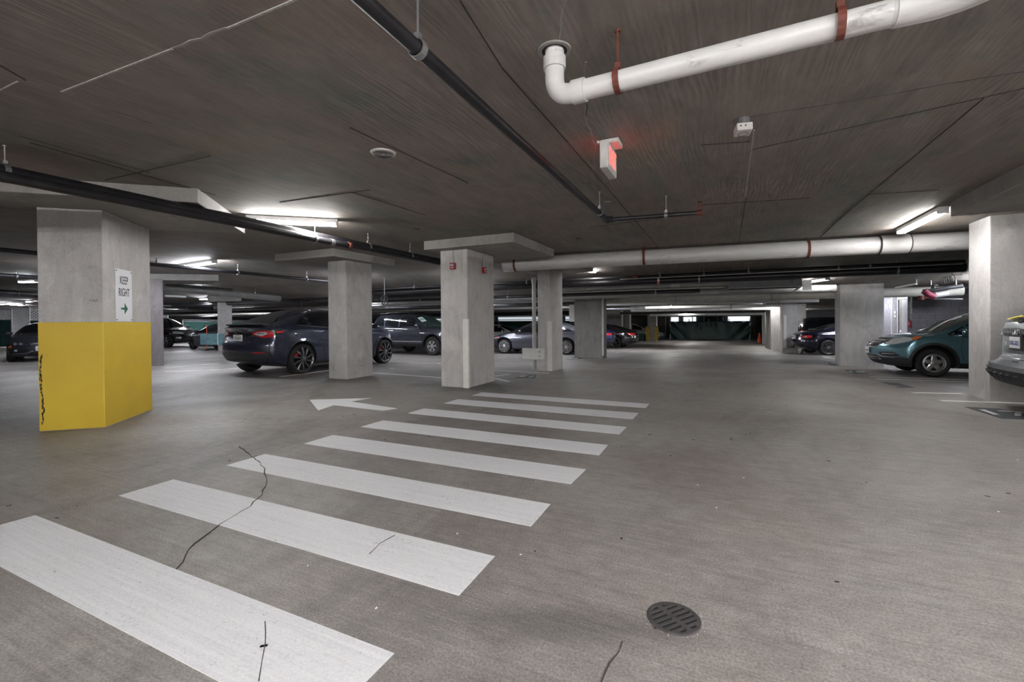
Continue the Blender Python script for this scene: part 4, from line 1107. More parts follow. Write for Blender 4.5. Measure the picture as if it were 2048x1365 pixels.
def arc_pts(cx, cz, r, a0, a1, n=8):
    return [(cx + r * math.cos(math.radians(a0 + (a1 - a0) * i / n)), cz + r * math.sin(math.radians(a0 + (a1 - a0) * i / n))) for i in range(n + 1)]
# ---------------------------------------------------------------- dark blue electric hatchback (the nearest car)
def heading_to(p, col, wb):
    """heading (deg) so that a wheel wb ahead of p falls on photo column col"""
    best = None
    for a in range(0, 3600):
        th = math.radians(a / 10); q = Vector((p[0] + wb * math.cos(th), p[1] + wb * math.sin(th), D(p[1] + wb * math.sin(th)) + 0.33))
        v = CAMROT.transposed() @ (q - Vector((0, 0, H)))
        if v.z > 0: continue
        x = 1024 + FPX * v.x / -v.z
        if best is None or abs(x - col) < best[0]: best = (abs(x - col), a / 10)
    return best[1]
SA = dict(wb=2.89, track=1.72, tyre=0.352, tw=0.26, rim=0.278, wheel='turbine', rim_mat='rim_grey', caliper=True,
    top=[(-0.95, 1.10), (-0.80, 1.155), (-0.62, 1.18), (-0.45, 1.235), (-0.1, 1.375), (0.35, 1.515), (0.8, 1.595), (1.25, 1.624), (1.7, 1.605), (2.1, 1.525), (2.55, 1.33), (2.95, 1.13), (3.15, 1.06), (3.45, 0.98), (3.68, 0.86), (3.78, 0.74)],
    bot=[(-0.95, 0.31), (-0.7, 0.24), (-0.4, 0.20), (3.2, 0.20), (3.78, 0.28)],
    belt=[(-0.95, 1.02), (-0.5, 1.08), (0.0, 1.09), (0.8, 1.04), (1.8, 0.99), (2.6, 0.96), (3.2, 0.90), (3.78, 0.66)],
    wid=[(-0.95, 0.86), (-0.6, 0.925), (-0.1, 0.96), (0.8, 0.95), (1.8, 0.95), (2.9, 0.96), (3.3, 0.93), (3.78, 0.82)],
    rear=[(0.2, -0.62), (0.36, -0.86), (0.55, -0.955), (0.72, -0.955), (0.85, -0.90), (1.0, -0.87), (1.10, -0.93), (1.2, -0.90)],
    front=[(0.2, 3.6), (0.4, 3.74), (0.6, 3.78), (0.8, 3.74), (1.0, 3.6)], rear_zone=-0.35, front_zone=3.2, rear_round=0.26, front_round=0.42, tumble=0.42, pow=2.6)
pA = (-9.85, 8.19); sc_ = 1.09
hA = 91.0
CA = Car('hatchback', 'dark blue electric hatchback, its rear towards the camera, behind the slim column', 'car', SA, 'paint_midnight', pA, hA, -1, sc_)
side_win = [(-0.12, 1.16), (0.12, 1.31), (0.5, 1.44), (0.95, 1.515), (1.4, 1.53), (1.85, 1.475), (2.25, 1.33), (2.62, 1.10), (2.62, 1.035), (1.6, 1.055), (0.75, 1.10), (0.2, 1.13)]
def cut_win(car, poly, cuts, gap=0.02, mat='tinted_glass', name='side_window'):
    """split a window outline at the given x positions into separate panes"""
    xs = [min(p[0] for p in poly)] + cuts + [max(p[0] for p in poly)]
    n = len(poly)
    def clip(P, x, keep):
        out = []
        for i in range(len(P)):
            a, b = P[i], P[(i + 1) % len(P)]
            ia, ib = (a[0] >= x) == keep or a[0] == x, (b[0] >= x) == keep or b[0] == x
            if ia: out.append(a)
            if ia != ib:
                t = (x - a[0]) / (b[0] - a[0]); out.append((x, a[1] + (b[1] - a[1]) * t))
        return out
    for i in range(len(xs) - 1):
        P = poly
        if i > 0: P = clip(P, xs[i] + gap, True)
        if i < len(xs) - 2: P = clip(P, xs[i + 1] - gap, False)
        if len(P) > 2: car.panel(name, 'S', P, mat, 0.004, 0.014, 0.09)
cut_win(CA, side_win, [0.28, 1.28], 0.014)
CA.panel('rear_window', 'T', [(-0.58, -0.50), (-0.58, 0.50), (-0.2, 0.56), (0.35, 0.52), (0.62, 0.46), (0.62, -0.46), (0.35, -0.52), (-0.2, -0.56)], 'tinted_glass', 0.006, 0.012, 0.10)
CA.panel('glass_roof', 'T', [(0.68, -0.45), (0.68, 0.45), (1.95, 0.50), (1.95, -0.50)], 'tinted_glass', 0.005, 0.012, 0.15)
CA.panel('windshield', 'T', [(1.98, -0.52), (1.98, 0.52), (2.92, 0.64), (2.92, -0.64)], 'tinted_glass', 0.005, 0.012, 0.12)
# spoiler lip
mb = MB(); n = 14; vs = []
for i in range(n + 1):
    y = -0.62 + 1.24 * i / n; xo = -0.90 + 0.16 * (abs(y) / 0.62) ** 2.2
    z = 1.165 - 0.012 * (abs(y) / 0.62) ** 2
    vs += [(xo - 0.05, y, z + 0.015), (xo + 0.22, y, z + 0.028), (xo + 0.22, y, z - 0.06), (xo - 0.03, y, z - 0.01)]
fs = [(4 * i + k, 4 * i + (k + 1) % 4, 4 * i + 4 + (k + 1) % 4, 4 * i + 4 + k) for i in range(n) for k in range(4)] + [(0, 1, 2, 3), (4 * n + 3, 4 * n + 2, 4 * n + 1, 4 * n)]
mb.add(vs, fs); CA.put(mb, 'spoiler', 'black_trim', smooth=True)
# bumper apron, diffuser, reflectors
CA.panel('rear_apron', 'B', [(-0.80, 0.55), (-0.84, 0.46), (-0.6, 0.33), (0.6, 0.33), (0.84, 0.46), (0.80, 0.55)], 'grey_trim', 0.012, 0.03, 0.08)
CA.panel('bumper_lip', 'B', [(-0.66, 0.335), (-0.3, 0.325), (0.3, 0.325), (0.66, 0.335), (0.66, 0.35), (-0.66, 0.35)], 'rim_grey', 0.02, 0.02, 0.1)
for s in (-1, 1):
    CA.panel('reflector', 'B', [(s * 0.48, 0.535), (s * 0.72, 0.535), (s * 0.72, 0.555), (s * 0.48, 0.555)], 'lamp_red', 0.016, 0.015)
    # tail lamp on the tailgate and its wrap on the wing
    TL = [(s * 0.36, 0.955), (s * 0.45, 1.01), (s * 0.60, 1.035), (s * 0.74, 1.03), (s * 0.82, 0.99), (s * 0.82, 0.88), (s * 0.64, 0.865), (s * 0.52, 0.91)]
    tl = CA.panel('tail_lamp', 'B', TL, 'lamp_red', 0.010, 0.02, 0.05)[0]
    CA.panel('lamp_lens', 'B', [(s * 0.43, 0.95), (s * 0.51, 0.99), (s * 0.68, 1.0), (s * 0.72, 0.955), (s * 0.62, 0.905), (s * 0.53, 0.925)], 'lamp_clear', 0.014, 0.01, 0.05, parent=tl)
    CA.panel('lamp_bar', 'B', [(s * 0.50, 0.955), (s * 0.66, 0.965), (s * 0.66, 0.978), (s * 0.50, 0.970)], 'lamp_smoke', 0.018, 0.01, 0.05, parent=tl)
for q in CA.panel('side_lamp', 'S', [(-0.86, 0.89), (-0.88, 1.03), (-0.62, 1.04), (-0.36, 1.03), (-0.50, 0.965), (-0.66, 0.91)], 'lamp_smoke', 0.008, 0.02, 0.05):
    pass
CA.panel('side_lamp_glow', 'S', [(-0.62, 0.975), (-0.60, 1.01), (-0.44, 1.015), (-0.48, 0.985)], 'lamp_bright_red', 0.011, 0.01, 0.04)
CA.panel('tailgate_trim', 'B', [(-0.38, 0.965), (0.38, 0.965), (0.38, 0.978), (-0.38, 0.978)], 'chrome', 0.010, 0.01)
CA.panel('plate_recess', 'B', [(-0.42, 0.955), (0.42, 0.955), (0.26, 0.88), (-0.26, 0.88)], 'paint_black', 0.003, 0.006, 0.08)
CA.plate('B', 0.0, 0.865, 'TFJ-8673', 'VIRGINIA', ink='sign_black')
for s in (-1, 1):
    CA.seam('B', [(s * 0.60, 0.88), (s * 0.50, 0.73)])
CA.seam('B', [(-0.52, 0.73), (0.52, 0.73)]); CA.seam('B', [(-0.70, 0.655), (0.70, 0.655)], 0.006, 'chrome', 'bumper_crease')
CA.text('B', 0.0, 1.06, 'T E S L A', 0.07, 'chrome', 0.030, 1.5)
CA.text('B', -0.43, 0.775, 'DUAL MOTOR', 0.035, 'chrome', 0.02, 1.0)
CA.seam('S', [(0.30, 1.12), (0.38, 0.98), (0.40, 0.86), (0.62, 0.62), (0.72, 0.30)]); CA.seam('S', [(1.28, 1.07), (1.26, 0.7), (1.28, 0.30)])
CA.seam('S', [(2.35, 1.02), (2.42, 0.7), (2.36, 0.30)]); CA.seam('S', [(-0.56, 0.89), (-0.47, 0.76), (-0.40, 0.72), (-0.28, 0.71)])
CA.handle(0.75, 0.985, 'black_trim'); CA.handle(1.75, 0.95, 'black_trim')
CA.arch_trim('paint_midnight', 0.055); CA.panel('sill', 'S', [(0.46, 0.205), (2.43, 0.205), (2.43, 0.26), (0.46, 0.26)], 'black_trim', 0.012, 0.03, 0.12)
CA.panel('window_strip', 'S', [(-0.1, 1.143), (0.75, 1.083), (1.6, 1.038), (2.6, 1.018), (2.6, 1.030), (1.6, 1.050), (0.75, 1.095), (-0.1, 1.156)], 'black_trim', 0.006, 0.012, 0.1)
CA.mirror(2.35, 1.08, 'paint_midnight')

# ---------------------------------------------------------------- teal compact off-roader
SB = dict(wb=2.62, track=1.60, tyre=0.345, tw=0.23, rim=0.222, wheel='steel', rim_mat='rim_silver', arch_gap=0.075,
    top=[(-0.92, 1.05), (-0.80, 1.30), (-0.62, 1.52), (-0.3, 1.61), (0.5, 1.645), (1.1, 1.64), (1.5, 1.585), (1.95, 1.42), (2.35, 1.20), (2.58, 1.09), (2.85, 1.055), (3.15, 1.02), (3.45, 0.94), (3.66, 0.82)],
    bot=[(-0.92, 0.42), (-0.6, 0.26), (2.9, 0.22), (3.4, 0.23), (3.66, 0.25)],
    belt=[(-0.92, 1.0), (0.0, 1.04), (1.3, 1.0), (2.2, 0.985), (2.7, 0.96), (3.1, 0.91), (3.66, 0.72)],
    wid=[(-0.92, 0.80), (-0.5, 0.90), (1.2, 0.90), (2.7, 0.91), (3.2, 0.89), (3.66, 0.80)],
    rear=[(0.3, -0.75), (0.5, -0.90), (0.8, -0.92), (1.1, -0.86), (1.5, -0.66)],
    front=[(0.22, 3.46), (0.34, 3.60), (0.5, 3.68), (0.68, 3.69), (0.8, 3.60), (0.92, 3.48), (1.0, 3.4)], rear_zone=-0.45, front_zone=2.95, front_round=0.42, tumble=0.34, pow=2.7)
CB = Car('compact_off_roader', 'teal compact off-roader with a chrome grille, its front left side showing at the right', 'car', SB, 'paint_teal', (4.52, 14.1), 181.0, 1, 0.98, axle='front')
winB = [(-0.55, 1.16), (-0.45, 1.34), (-0.2, 1.46), (0.5, 1.53), (1.1, 1.53), (1.5, 1.47), (1.95, 1.27), (2.32, 1.06), (2.32, 1.03), (0.6, 1.06), (-0.2, 1.10)]
cut_win(CB, winB, [0.0, 0.95, 1.98], 0.02)
CB.panel('window_chrome', 'S', [(-0.3, 1.075), (2.30, 1.005), (2.30, 1.02), (-0.3, 1.092)], 'chrome', 0.008, 0.012, 0.12)
CB.panel('windshield', 'T', [(1.45, -0.52), (1.45, 0.52), (2.0, 0.60), (2.54, 0.68), (2.54, -0.68), (2.0, -0.60)], 'green_glass', 0.006, 0.012, 0.1)
CB.panel('windshield_edge', 'T', [(1.45, 0.53), (2.0, 0.61), (2.54, 0.69), (2.56, 0.72), (2.0, 0.64), (1.45, 0.56)], 'paint_teal', 0.006, 0.012, 0.1)
CB.panel('cowl', 'T', [(2.50, -0.66), (2.50, 0.66), (2.60, 0.60), (2.62, 0.0), (2.60, -0.60)], 'black_trim', 0.008, 0.012, 0.1)
# nose: bug deflector, grille bars, emblem, lamps, lower intake
CB.panel('hood_deflector', 'F', [(-0.42, 0.895), (-0.44, 0.93), (0.44, 0.93), (0.42, 0.895)], 'black_trim', 0.016, 0.02, 0.06)
g = CB.panel('grille', 'F', [(-0.34, 0.68), (-0.50, 0.86), (-0.44, 0.885), (0.44, 0.885), (0.50, 0.86), (0.34, 0.68)], 'black_trim', 0.006, 0.02, 0.06)[0]
for z0 in (0.695, 0.755, 0.815, 0.865):
    k = 0.36 + (z0 - 0.68) * 0.7; CB.panel('grille_bar', 'F', [(-k, z0 - 0.014), (k, z0 - 0.014), (k, z0 + 0.014), (-k, z0 + 0.014)], 'chrome', 0.022, 0.02, 0.06, parent=g)
em = CB.panel('emblem', 'F', [(-0.07, 0.73), (-0.085, 0.84), (0.085, 0.84), (0.07, 0.73)], 'chrome', 0.034, 0.02, 0.05)[0]
CB.text('F', 0.0, 0.785, 'H', 0.11, 'sign_black', 0.05, 1.1, parent=em, name='emblem_letter')
for s in (-1, 1):
    hl = CB.panel('head_lamp', 'F', [(s * 0.50, 0.775), (s * 0.52, 0.865), (s * 0.66, 0.915), (s * 0.80, 0.93), (s * 0.82, 0.86), (s * 0.70, 0.79)], 'lamp_clear', 0.010, 0.02, 0.05)[0]
    CB.panel('fog_recess', 'F', [(s * 0.44, 0.50), (s * 0.50, 0.585), (s * 0.72, 0.60), (s * 0.82, 0.50), (s * 0.70, 0.47)], 'black_trim', 0.008, 0.02, 0.05)
    CB.panel('fog_blade', 'F', [(s * 0.54, 0.535), (s * 0.74, 0.545), (s * 0.74, 0.556), (s * 0.54, 0.546)], 'chrome', 0.016, 0.01, 0.05)
    CB.panel('fog_trim', 'F', [(s * 0.40, 0.515), (s * 0.58, 0.455), (s * 0.74, 0.455), (s * 0.74, 0.470), (s * 0.59, 0.470), (s * 0.42, 0.53)], 'chrome', 0.018, 0.01, 0.05)
CB.panel('head_lamp_side', 'S', [(2.95, 0.945), (3.10, 0.965), (3.32, 0.91), (3.48, 0.85), (3.42, 0.79), (3.22, 0.82), (3.02, 0.88)], 'lamp_clear', 0.008, 0.02, 0.05)
CB.panel('turn_lamp', 'S', [(2.80, 0.985), (2.97, 0.975), (3.02, 0.905), (2.95, 0.91)], 'lamp_amber', 0.012, 0.02, 0.05)
CB.panel('lower_intake', 'F', [(-0.50, 0.36), (-0.40, 0.50), (0.40, 0.50), (0.50, 0.36)], 'black_trim', 0.008, 0.02, 0.06)
for z0 in (0.39, 0.44): CB.panel('intake_slat', 'F', [(-0.48, z0), (0.48, z0), (0.48, z0 + 0.012), (-0.48, z0 + 0.012)], 'chrome', 0.014, 0.012, 0.08)
CB.panel('chin', 'F', [(-0.70, 0.275), (-0.74, 0.36), (0.74, 0.36), (0.70, 0.275)], 'grey_trim', 0.012, 0.03, 0.08)
CB.panel('bumper_cladding', 'S', [(3.04, 0.24), (3.06, 0.44), (3.20, 0.47), (3.64, 0.44), (3.60, 0.30), (3.4, 0.25)], 'grey_trim', 0.012, 0.03, 0.06)
CB.plate('F', 0.0, 0.60, 'M 1892', '', ink='plate_maroon')
CB.arch_trim('black_trim', 0.06); CB.panel('sill', 'S', [(0.46, 0.24), (2.17, 0.24), (2.17, 0.36), (0.46, 0.36)], 'black_trim', 0.014, 0.03, 0.12)
CB.seam('S', [(2.05, 1.0), (2.12, 0.75), (2.07, 0.45), (2.0, 0.36)]); CB.seam('S', [(1.0, 1.05), (0.98, 0.36)])
CB.handle(1.25, 0.86, 'paint_teal'); CB.mirror(2.05, 1.08, 'paint_teal')
CB.seam('T', [(2.62, 0.70), (3.05, 0.62), (3.25, 0.52)], 0.012)

# ---------------------------------------------------------------- silver off-roader, its tail at the right edge
SC = dict(wb=2.78, track=1.72, tyre=0.39, tw=0.24, rim=0.235, wheel='five', arch_gap=0.07,
    top=[(-1.05, 1.25), (-0.98, 1.29), (-0.80, 1.43), (-0.62, 1.58), (-0.35, 1.70), (0.5, 1.76), (1.4, 1.75), (1.9, 1.68), (2.5, 1.30), (2.8, 1.17), (3.4, 1.08), (3.6, 0.95)],
    bot=[(-1.05, 0.41), (-0.8, 0.38), (3.2, 0.28), (3.6, 0.36)],
    belt=[(-1.05, 1.17), (0.0, 1.12), (2.0, 1.08), (2.8, 1.04), (3.6, 0.8)],
    wid=[(-1.05, 0.90), (-0.7, 0.98), (2.8, 0.98), (3.3, 0.93), (3.6, 0.82)],
    rear=[(0.3, -0.90), (0.40, -1.02), (0.52, -1.10), (0.66, -1.13), (0.70, -1.05), (0.76, -0.99), (0.95, -0.985), (1.12, -0.98), (1.22, -0.96), (1.45, -0.86), (1.8, -0.70)],
    front=[(0.25, 3.45), (0.6, 3.6), (1.0, 3.5)], rear_zone=-0.2, front_zone=3.0, rear_round=0.14, tumble=0.30, pow=3.2)
CC = Car('silver_off_roader', 'silver off-roader with a black ribbed bumper, its tail cut by the right edge', 'car', SC, 'paint_silver', (4.61, 9.10), -5.6, 1, 1.0)
CC.panel('rear_window', 'B', [(-0.66, 1.25), (-0.60, 1.62), (0.60, 1.62), (0.66, 1.25)], 'green_glass', 0.008, 0.016, 0.09)
CC.panel('black_bumper', 'B', [(-0.88, 0.61), (-0.87, 0.49), (-0.78, 0.43), (0.78, 0.43), (0.87, 0.49), (0.88, 0.61)], 'grey_trim', 0.022, 0.04, 0.07)
CC.panel('bumper_wrap', 'S', [(-1.10, 0.61), (-1.06, 0.45), (-0.62, 0.42), (-0.50, 0.45), (-0.48, 0.61)], 'grey_trim', 0.018, 0.04, 0.07)
for k in range(-4, 5):
    y = k * 0.20
    mb = MB(); h = CC.hit('B', y, 0.55)[0]; h2 = CC.hit('B', y, 0.47)[0]
    if h and h2:
        mb.tube([h + Vector((0.03, 0, 0.012)), h + Vector((-0.018, 0, -0.01)), h2 + Vector((-0.014, 0, 0)), h2 + Vector((0.04, 0, -0.03))], [0.016, 0.026, 0.018, 0.01], 10); CC.put(mb, 'bumper_rib', 'grey_trim', smooth=True)
CC.panel('bumper_step', 'B', [(-0.90, 0.655), (0.90, 0.655), (0.90, 0.662), (-0.90, 0.662)], 'black_trim', 0.004, 0.01, 0.1)
CC.panel('tailgate_band', 'B', [(-0.72, 1.095), (-0.72, 1.155), (0.72, 1.155), (0.72, 1.095)], 'paint_charcoal', 0.014, 0.02, 0.08)
CC.panel('plate_recess', 'B', [(-0.52, 1.09), (0.52, 1.09), (0.50, 1.055), (0.36, 1.045), (-0.36, 1.045), (-0.50, 1.055)], 'black_trim', 0.004, 0.008, 0.08)
CC.plate('B', 0.0, 0.975, 'KNG-5833', '', w_=0.305, h_=0.152, frame_mat='black_trim', ink='plate_blue')
CC.text('B', 0.33, 0.95, '✽', 0.1, 'sign_white', 0.012)
em = CC.panel('emblem', 'B', [(-0.075, 1.075), (-0.09, 1.165), (0.09, 1.165), (0.075, 1.075)], 'chrome', 0.024, 0.02, 0.05)[0]
CC.text('B', 0.0, 1.12, 'H', 0.10, 'sign_black', 0.045, 1.1, parent=em, name='emblem_letter')
for s in (-1, 1):
    CC.panel('tail_lamp', 'B', [(s * 0.74, 0.80), (s * 0.72, 1.06), (s * 0.86, 1.18), (s * 0.90, 1.06), (s * 0.86, 0.82)], 'lamp_clear', 0.012, 0.02, 0.06)
CC.seam('B', [(-0.70, 0.75), (0.70, 0.75)], 0.012); CC.seam('B', [(-0.72, 0.78), (-0.70, 1.08)], 0.01); CC.seam('B', [(0.72, 0.78), (0.70, 1.08)], 0.01)
CC.panel('tailgate_dent', 'B', [(-0.20, 0.71), (-0.02, 0.71), (0.02, 0.735), (-0.14, 0.735)], 'black_trim', 0.004, 0.008)
cut_win(CC, [(-0.72, 1.22), (-0.60, 1.58), (-0.2, 1.64), (1.3, 1.66), (1.75, 1.58), (2.3, 1.22), (2.3, 1.15), (-0.4, 1.18)], [0.3, 1.3], 0.02)
mb = MB(); hw = CC.hit('B', 0.0, 1.27)[0] + Vector((-0.03, 0, 0)); mb.beam(hw + Vector((0, 0.02, 0.0)), hw + Vector((0.01, -0.42, 0.04)), 0.02, 0.03); mb.beam(hw + Vector((-.01, 0.03, -0.02)), hw + Vector((-.01, -0.12, 0.02)), 0.03, 0.04); CC.put(mb, 'rear_wiper', 'black_trim')
CC.arch_trim('paint_silver', 0.05); CC.mirror(2.2, 1.2, 'paint_silver'); CC.handle(1.0, 1.0, 'paint_silver')
b = MB()
for k in range(5):
    h = CC.hit('T', -0.90 + 0.01 * k, 0.44 - 0.045 * k)[0]
    b.add([CC.M @ (h + Vector(q)) for q in ((-0.03, -0.04, 0.022), (0.03, -0.03, 0.025), (0.02, 0.04, 0.035), (-0.04, 0.03, 0.03), (0, 0, 0.05))], [(0, 1, 4), (1, 2, 4), (2, 3, 4), (3, 0, 4), (0, 3, 2, 1)])
lf = b.build('dry_leaves', 'leaf_yellow'); tag(lf, 'small drift of dry yellow leaves below the rear window of the silver car', 'leaves', kind='stuff')

# ---------------------------------------------------------------- dark grey boxy off-roader
SD = dict(wb=2.79, track=1.62, tyre=0.40, tw=0.25, rim=0.235, wheel='six', rim_mat='rim_silver', arch_gap=0.085,
    top=[(-1.02, 1.15), (-0.95, 1.45), (-0.82, 1.68), (-0.6, 1.76), (0.5, 1.81), (1.3, 1.79), (1.6, 1.72), (2.05, 1.42), (2.35, 1.22), (2.6, 1.18), (3.2, 1.13), (3.5, 1.05), (3.68, 0.92)],
    bot=[(-1.02, 0.46), (-0.7, 0.42), (3.0, 0.38), (3.68, 0.5)],
    belt=[(-1.02, 1.13), (0.0, 1.17), (2.2, 1.14), (2.8, 1.10), (3.4, 1.0), (3.68, 0.86)],
    wid=[(-1.02, 0.86), (-0.6, 0.92), (2.8, 0.93), (3.3, 0.90), (3.68, 0.78)],
    rear=[(0.4, -0.90), (0.6, -1.02), (1.1, -1.0), (1.5, -0.88), (1.8, -0.7)], front=[(0.4, 3.5), (0.6, 3.7), (0.9, 3.68), (1.1, 3.5)],
    rear_zone=-0.5, front_zone=3.1, tumble=0.24, pow=4.0)
CD = Car('boxy_off_roader', 'dark grey boxy off-roader between the slim column and the alarm column', 'car', SD, 'paint_slate', (-11.18, 16.0), -4.0, -1, 1.0, axle='front')
cut_win(CD, [(-0.72, 1.25), (-0.50, 1.64), (0.4, 1.70), (1.3, 1.70), (1.62, 1.60), (2.05, 1.24), (0.9, 1.22)], [-0.02, 0.86, 1.85], 0.045)
CD.panel('windshield', 'T', [(1.62, -0.58), (1.62, 0.58), (2.28, 0.68), (2.28, -0.68)], 'green_glass', 0.006, 0.012, 0.12)
CD.panel('parking_flyer', 'T', [(1.74, -0.60), (1.74, -0.30), (2.0, -0.30), (2.0, -0.62)], 'plate_white', 0.012, 0.004, 0.06)
CD.panel('flyer_print', 'T', [(1.80, -0.58), (1.80, -0.36), (1.93, -0.36), (1.93, -0.59)], 'flag_green', 0.015, 0.003, 0.06)
CD.arch_trim('paint_slate', 0.08); CD.panel('side_step', 'S', [(0.5, 0.40), (2.28, 0.40), (2.28, 0.50), (0.5, 0.50)], 'black_trim', 0.05, 0.08, 0.15)
CD.panel('sill_strip', 'S', [(0.5, 0.56), (2.28, 0.56), (2.28, 0.60), (0.5, 0.60)], 'rim_silver', 0.006, 0.01, 0.15)
CD.seam('S', [(0.92, 1.70), (0.92, 0.5)], 0.014); CD.seam('S', [(2.12, 1.18), (2.18, 0.5)], 0.014); CD.seam('S', [(0.0, 1.2), (0.1, 0.9), (0.42, 0.62)], 0.014)
CD.handle(0.10, 1.05, 'black_trim', 0.2); CD.handle(1.06, 1.03, 'black_trim', 0.2); CD.mirror(1.98, 1.25, 'paint_slate', size=1.15)
CD.text('R', -0.42, 1.25, 'SR5', 0.09, 'sign_white', 0.02)
CD.panel('head_lamp', 'S', [(3.15, 0.85), (3.2, 1.05), (3.45, 1.0), (3.5, 0.85)], 'lamp_clear', 0.008, 0.02, 0.07)
CD.panel('grille', 'F', [(-0.5, 0.7), (-0.5, 1.0), (0.5, 1.0), (0.5, 0.7)], 'black_trim', 0.008, 0.02, 0.1)
mb = MB()
for s in (-1, 1): mb.tube([(-0.5, s * 0.56, 1.80), (0.3, s * 0.58, 1.87), (1.2, s * 0.56, 1.84)], 0.018, 8)
mb.box((0.62, 0, 1.86), (0.12, 1.1, 0.04)); CD.put(mb, 'roof_rack', 'black_trim')

# ---------------------------------------------------------------- a plain saloon body reused with its own numbers
def saloon(name, label, paint, contact, heading, side, scale=1.0, axle='rear', style='twin', H_=1.44, rim=0.25, win=True, rimm='rim_silver', cat='car', tail=True, plate=None, rear_lamp='lamp_red'):
    k = H_ / 1.44
    S = dict(wb=2.84, track=1.60, tyre=0.335, tw=0.225, rim=rim, wheel=style, rim_mat=rimm,
        top=[(-1.08, 0.92 * k), (-0.95, 1.03 * k), (-0.75, 1.08 * k), (-0.45, 1.14 * k), (0.0, 1.29 * k), (0.5, 1.40 * k), (1.1, 1.44 * k), (1.6, 1.41 * k), (2.0, 1.28 * k), (2.45, 1.07 * k), (2.7, 0.98 * k), (3.1, 0.92 * k), (3.5, 0.80 * k), (3.76, 0.66 * k)],
        bot=[(-1.08, 0.26), (-0.6, 0.20), (3.2, 0.18), (3.76, 0.26)],
        belt=[(-1.08, 0.88 * k), (-0.5, 0.97 * k), (0.6, 0.95 * k), (1.8, 0.90 * k), (2.6, 0.86 * k), (3.2, 0.78 * k), (3.76, 0.58 * k)],
        wid=[(-1.08, 0.80), (-0.6, 0.89), (0.2, 0.92), (2.8, 0.92), (3.3, 0.88), (3.76, 0.74)],
        rear=[(0.2, -0.80), (0.38, -1.0), (0.6, -1.10), (0.8, -1.06), (0.95, -1.06), (1.05, -1.0)], front=[(0.18, 3.55), (0.4, 3.74), (0.6, 3.76), (0.75, 3.66), (0.85, 3.5)],
        rear_zone=-0.45, front_zone=3.05, rear_round=0.28, front_round=0.5, tumble=0.45, pow=2.5, n=60)
    c = Car(name, label, cat, S, paint, contact, heading, side, scale, axle=axle)
    w_ = [(-0.25, 1.02 * k), (0.0, 1.17 * k), (0.5, 1.30 * k), (1.1, 1.355 * k), (1.55, 1.325 * k), (1.95, 1.18 * k), (2.35, 0.94 * k), (1.2, 0.96 * k), (0.3, 0.99 * k)]
    cut_win(c, w_, [0.12, 1.0], 0.02)
    c.panel('windshield', 'T', [(1.68, -0.50), (1.68, 0.50), (2.60, 0.66), (2.60, -0.66)], 'tinted_glass', 0.005, 0.012, 0.13)
    c.panel('rear_window', 'T', [(-0.5, -0.56), (-0.5, 0.56), (0.3, 0.48), (0.3, -0.48)], 'tinted_glass', 0.005, 0.012, 0.13)
    c.seam('S', [(1.02, 0.95 * k), (1.0, 0.25)]); c.seam('S', [(2.12, 0.92 * k), (2.18, 0.7), (2.12, 0.25)]); c.seam('S', [(0.15, 0.98 * k), (0.35, 0.7), (0.46, 0.5)])
    c.handle(0.35, 0.82 * k, 'chrome'); c.handle(1.22, 0.80 * k, 'chrome'); c.mirror(2.05, 0.98 * k, paint)
    c.panel('sill', 'S', [(0.42, 0.20), (2.42, 0.20), (2.42, 0.235), (0.42, 0.235)], 'black_trim', 0.010, 0.02, 0.2)
    for s in (-1, 1):
        c.panel('head_lamp', 'F', [(s * 0.45, 0.62 * k), (s * 0.50, 0.70 * k), (s * 0.76, 0.74 * k), (s * 0.78, 0.66 * k)], 'lamp_clear', 0.008, 0.02, 0.06)
        c.panel('tail_lamp', 'B', [(s * 0.40, 0.80 * k), (s * 0.42, 0.88 * k), (s * 0.76, 0.90 * k), (s * 0.80, 0.80 * k), (s * 0.6, 0.77 * k)], rear_lamp, 0.008, 0.02, 0.06)
    c.panel('head_lamp_side', 'S', [(3.05, 0.70 * k), (3.10, 0.77 * k), (3.35, 0.73 * k), (3.55, 0.64 * k), (3.3, 0.65 * k)], 'lamp_clear', 0.006, 0.02, 0.06)
    c.panel('tail_lamp_side', 'S', [(-0.98, 0.80 * k), (-0.98, 0.88 * k), (-0.62, 0.92 * k), (-0.80, 0.80 * k)], rear_lamp, 0.006, 0.02, 0.06)
    c.panel('grille', 'F', [(-0.38, 0.50 * k), (-0.42, 0.66 * k), (0.42, 0.66 * k), (0.38, 0.50 * k)], 'black_trim', 0.006, 0.02, 0.08)
    c.panel('rear_apron', 'B', [(-0.66, 0.28), (-0.70, 0.42), (0.70, 0.42), (0.66, 0.28)], 'black_trim', 0.008, 0.02, 0.1)
    c.panel('bumper_trim', 'F', [(-0.70, 0.30), (-0.70, 0.40), (0.70, 0.40), (0.70, 0.30)], 'black_trim', 0.008, 0.02, 0.1)
    if plate: c.plate('B', 0, 0.70 * k, plate, '')
    return c
CE = saloon('saloon_car', 'grey saloon with bright multi-spoke wheels behind the alarm column', 'paint_grey_blue', (-8.93, 18.3), 184.0, 1, 1.0, 'front', 'twin')
CE.panel('marker_lamp', 'S', [(3.2, 0.72), (3.22, 0.76), (3.4, 0.74), (3.4, 0.71)], 'lamp_bright_red', 0.012, 0.01)
CE.panel('hubless', 'S', [(2.2, 0.64), (2.2, 0.655), (2.75, 0.67), (2.75, 0.655)], 'chrome', 0.004, 0.008) if False else None
CF = saloon('white_saloon_car', 'white saloon far behind the grey saloon, roof and windows showing', 'paint_white', (-15.2, 26.6), 2.0, -1, 1.0)
pbs = (-5.75, 26.6)
CG = saloon('black_saloon_car', 'black saloon with its red tail lamps beyond the dark broad column', 'paint_black', pbs, 176.0, 1, 1.0, 'rear', 'fivetwin', rimm='rim_grey', rear_lamp='lamp_bright_red')
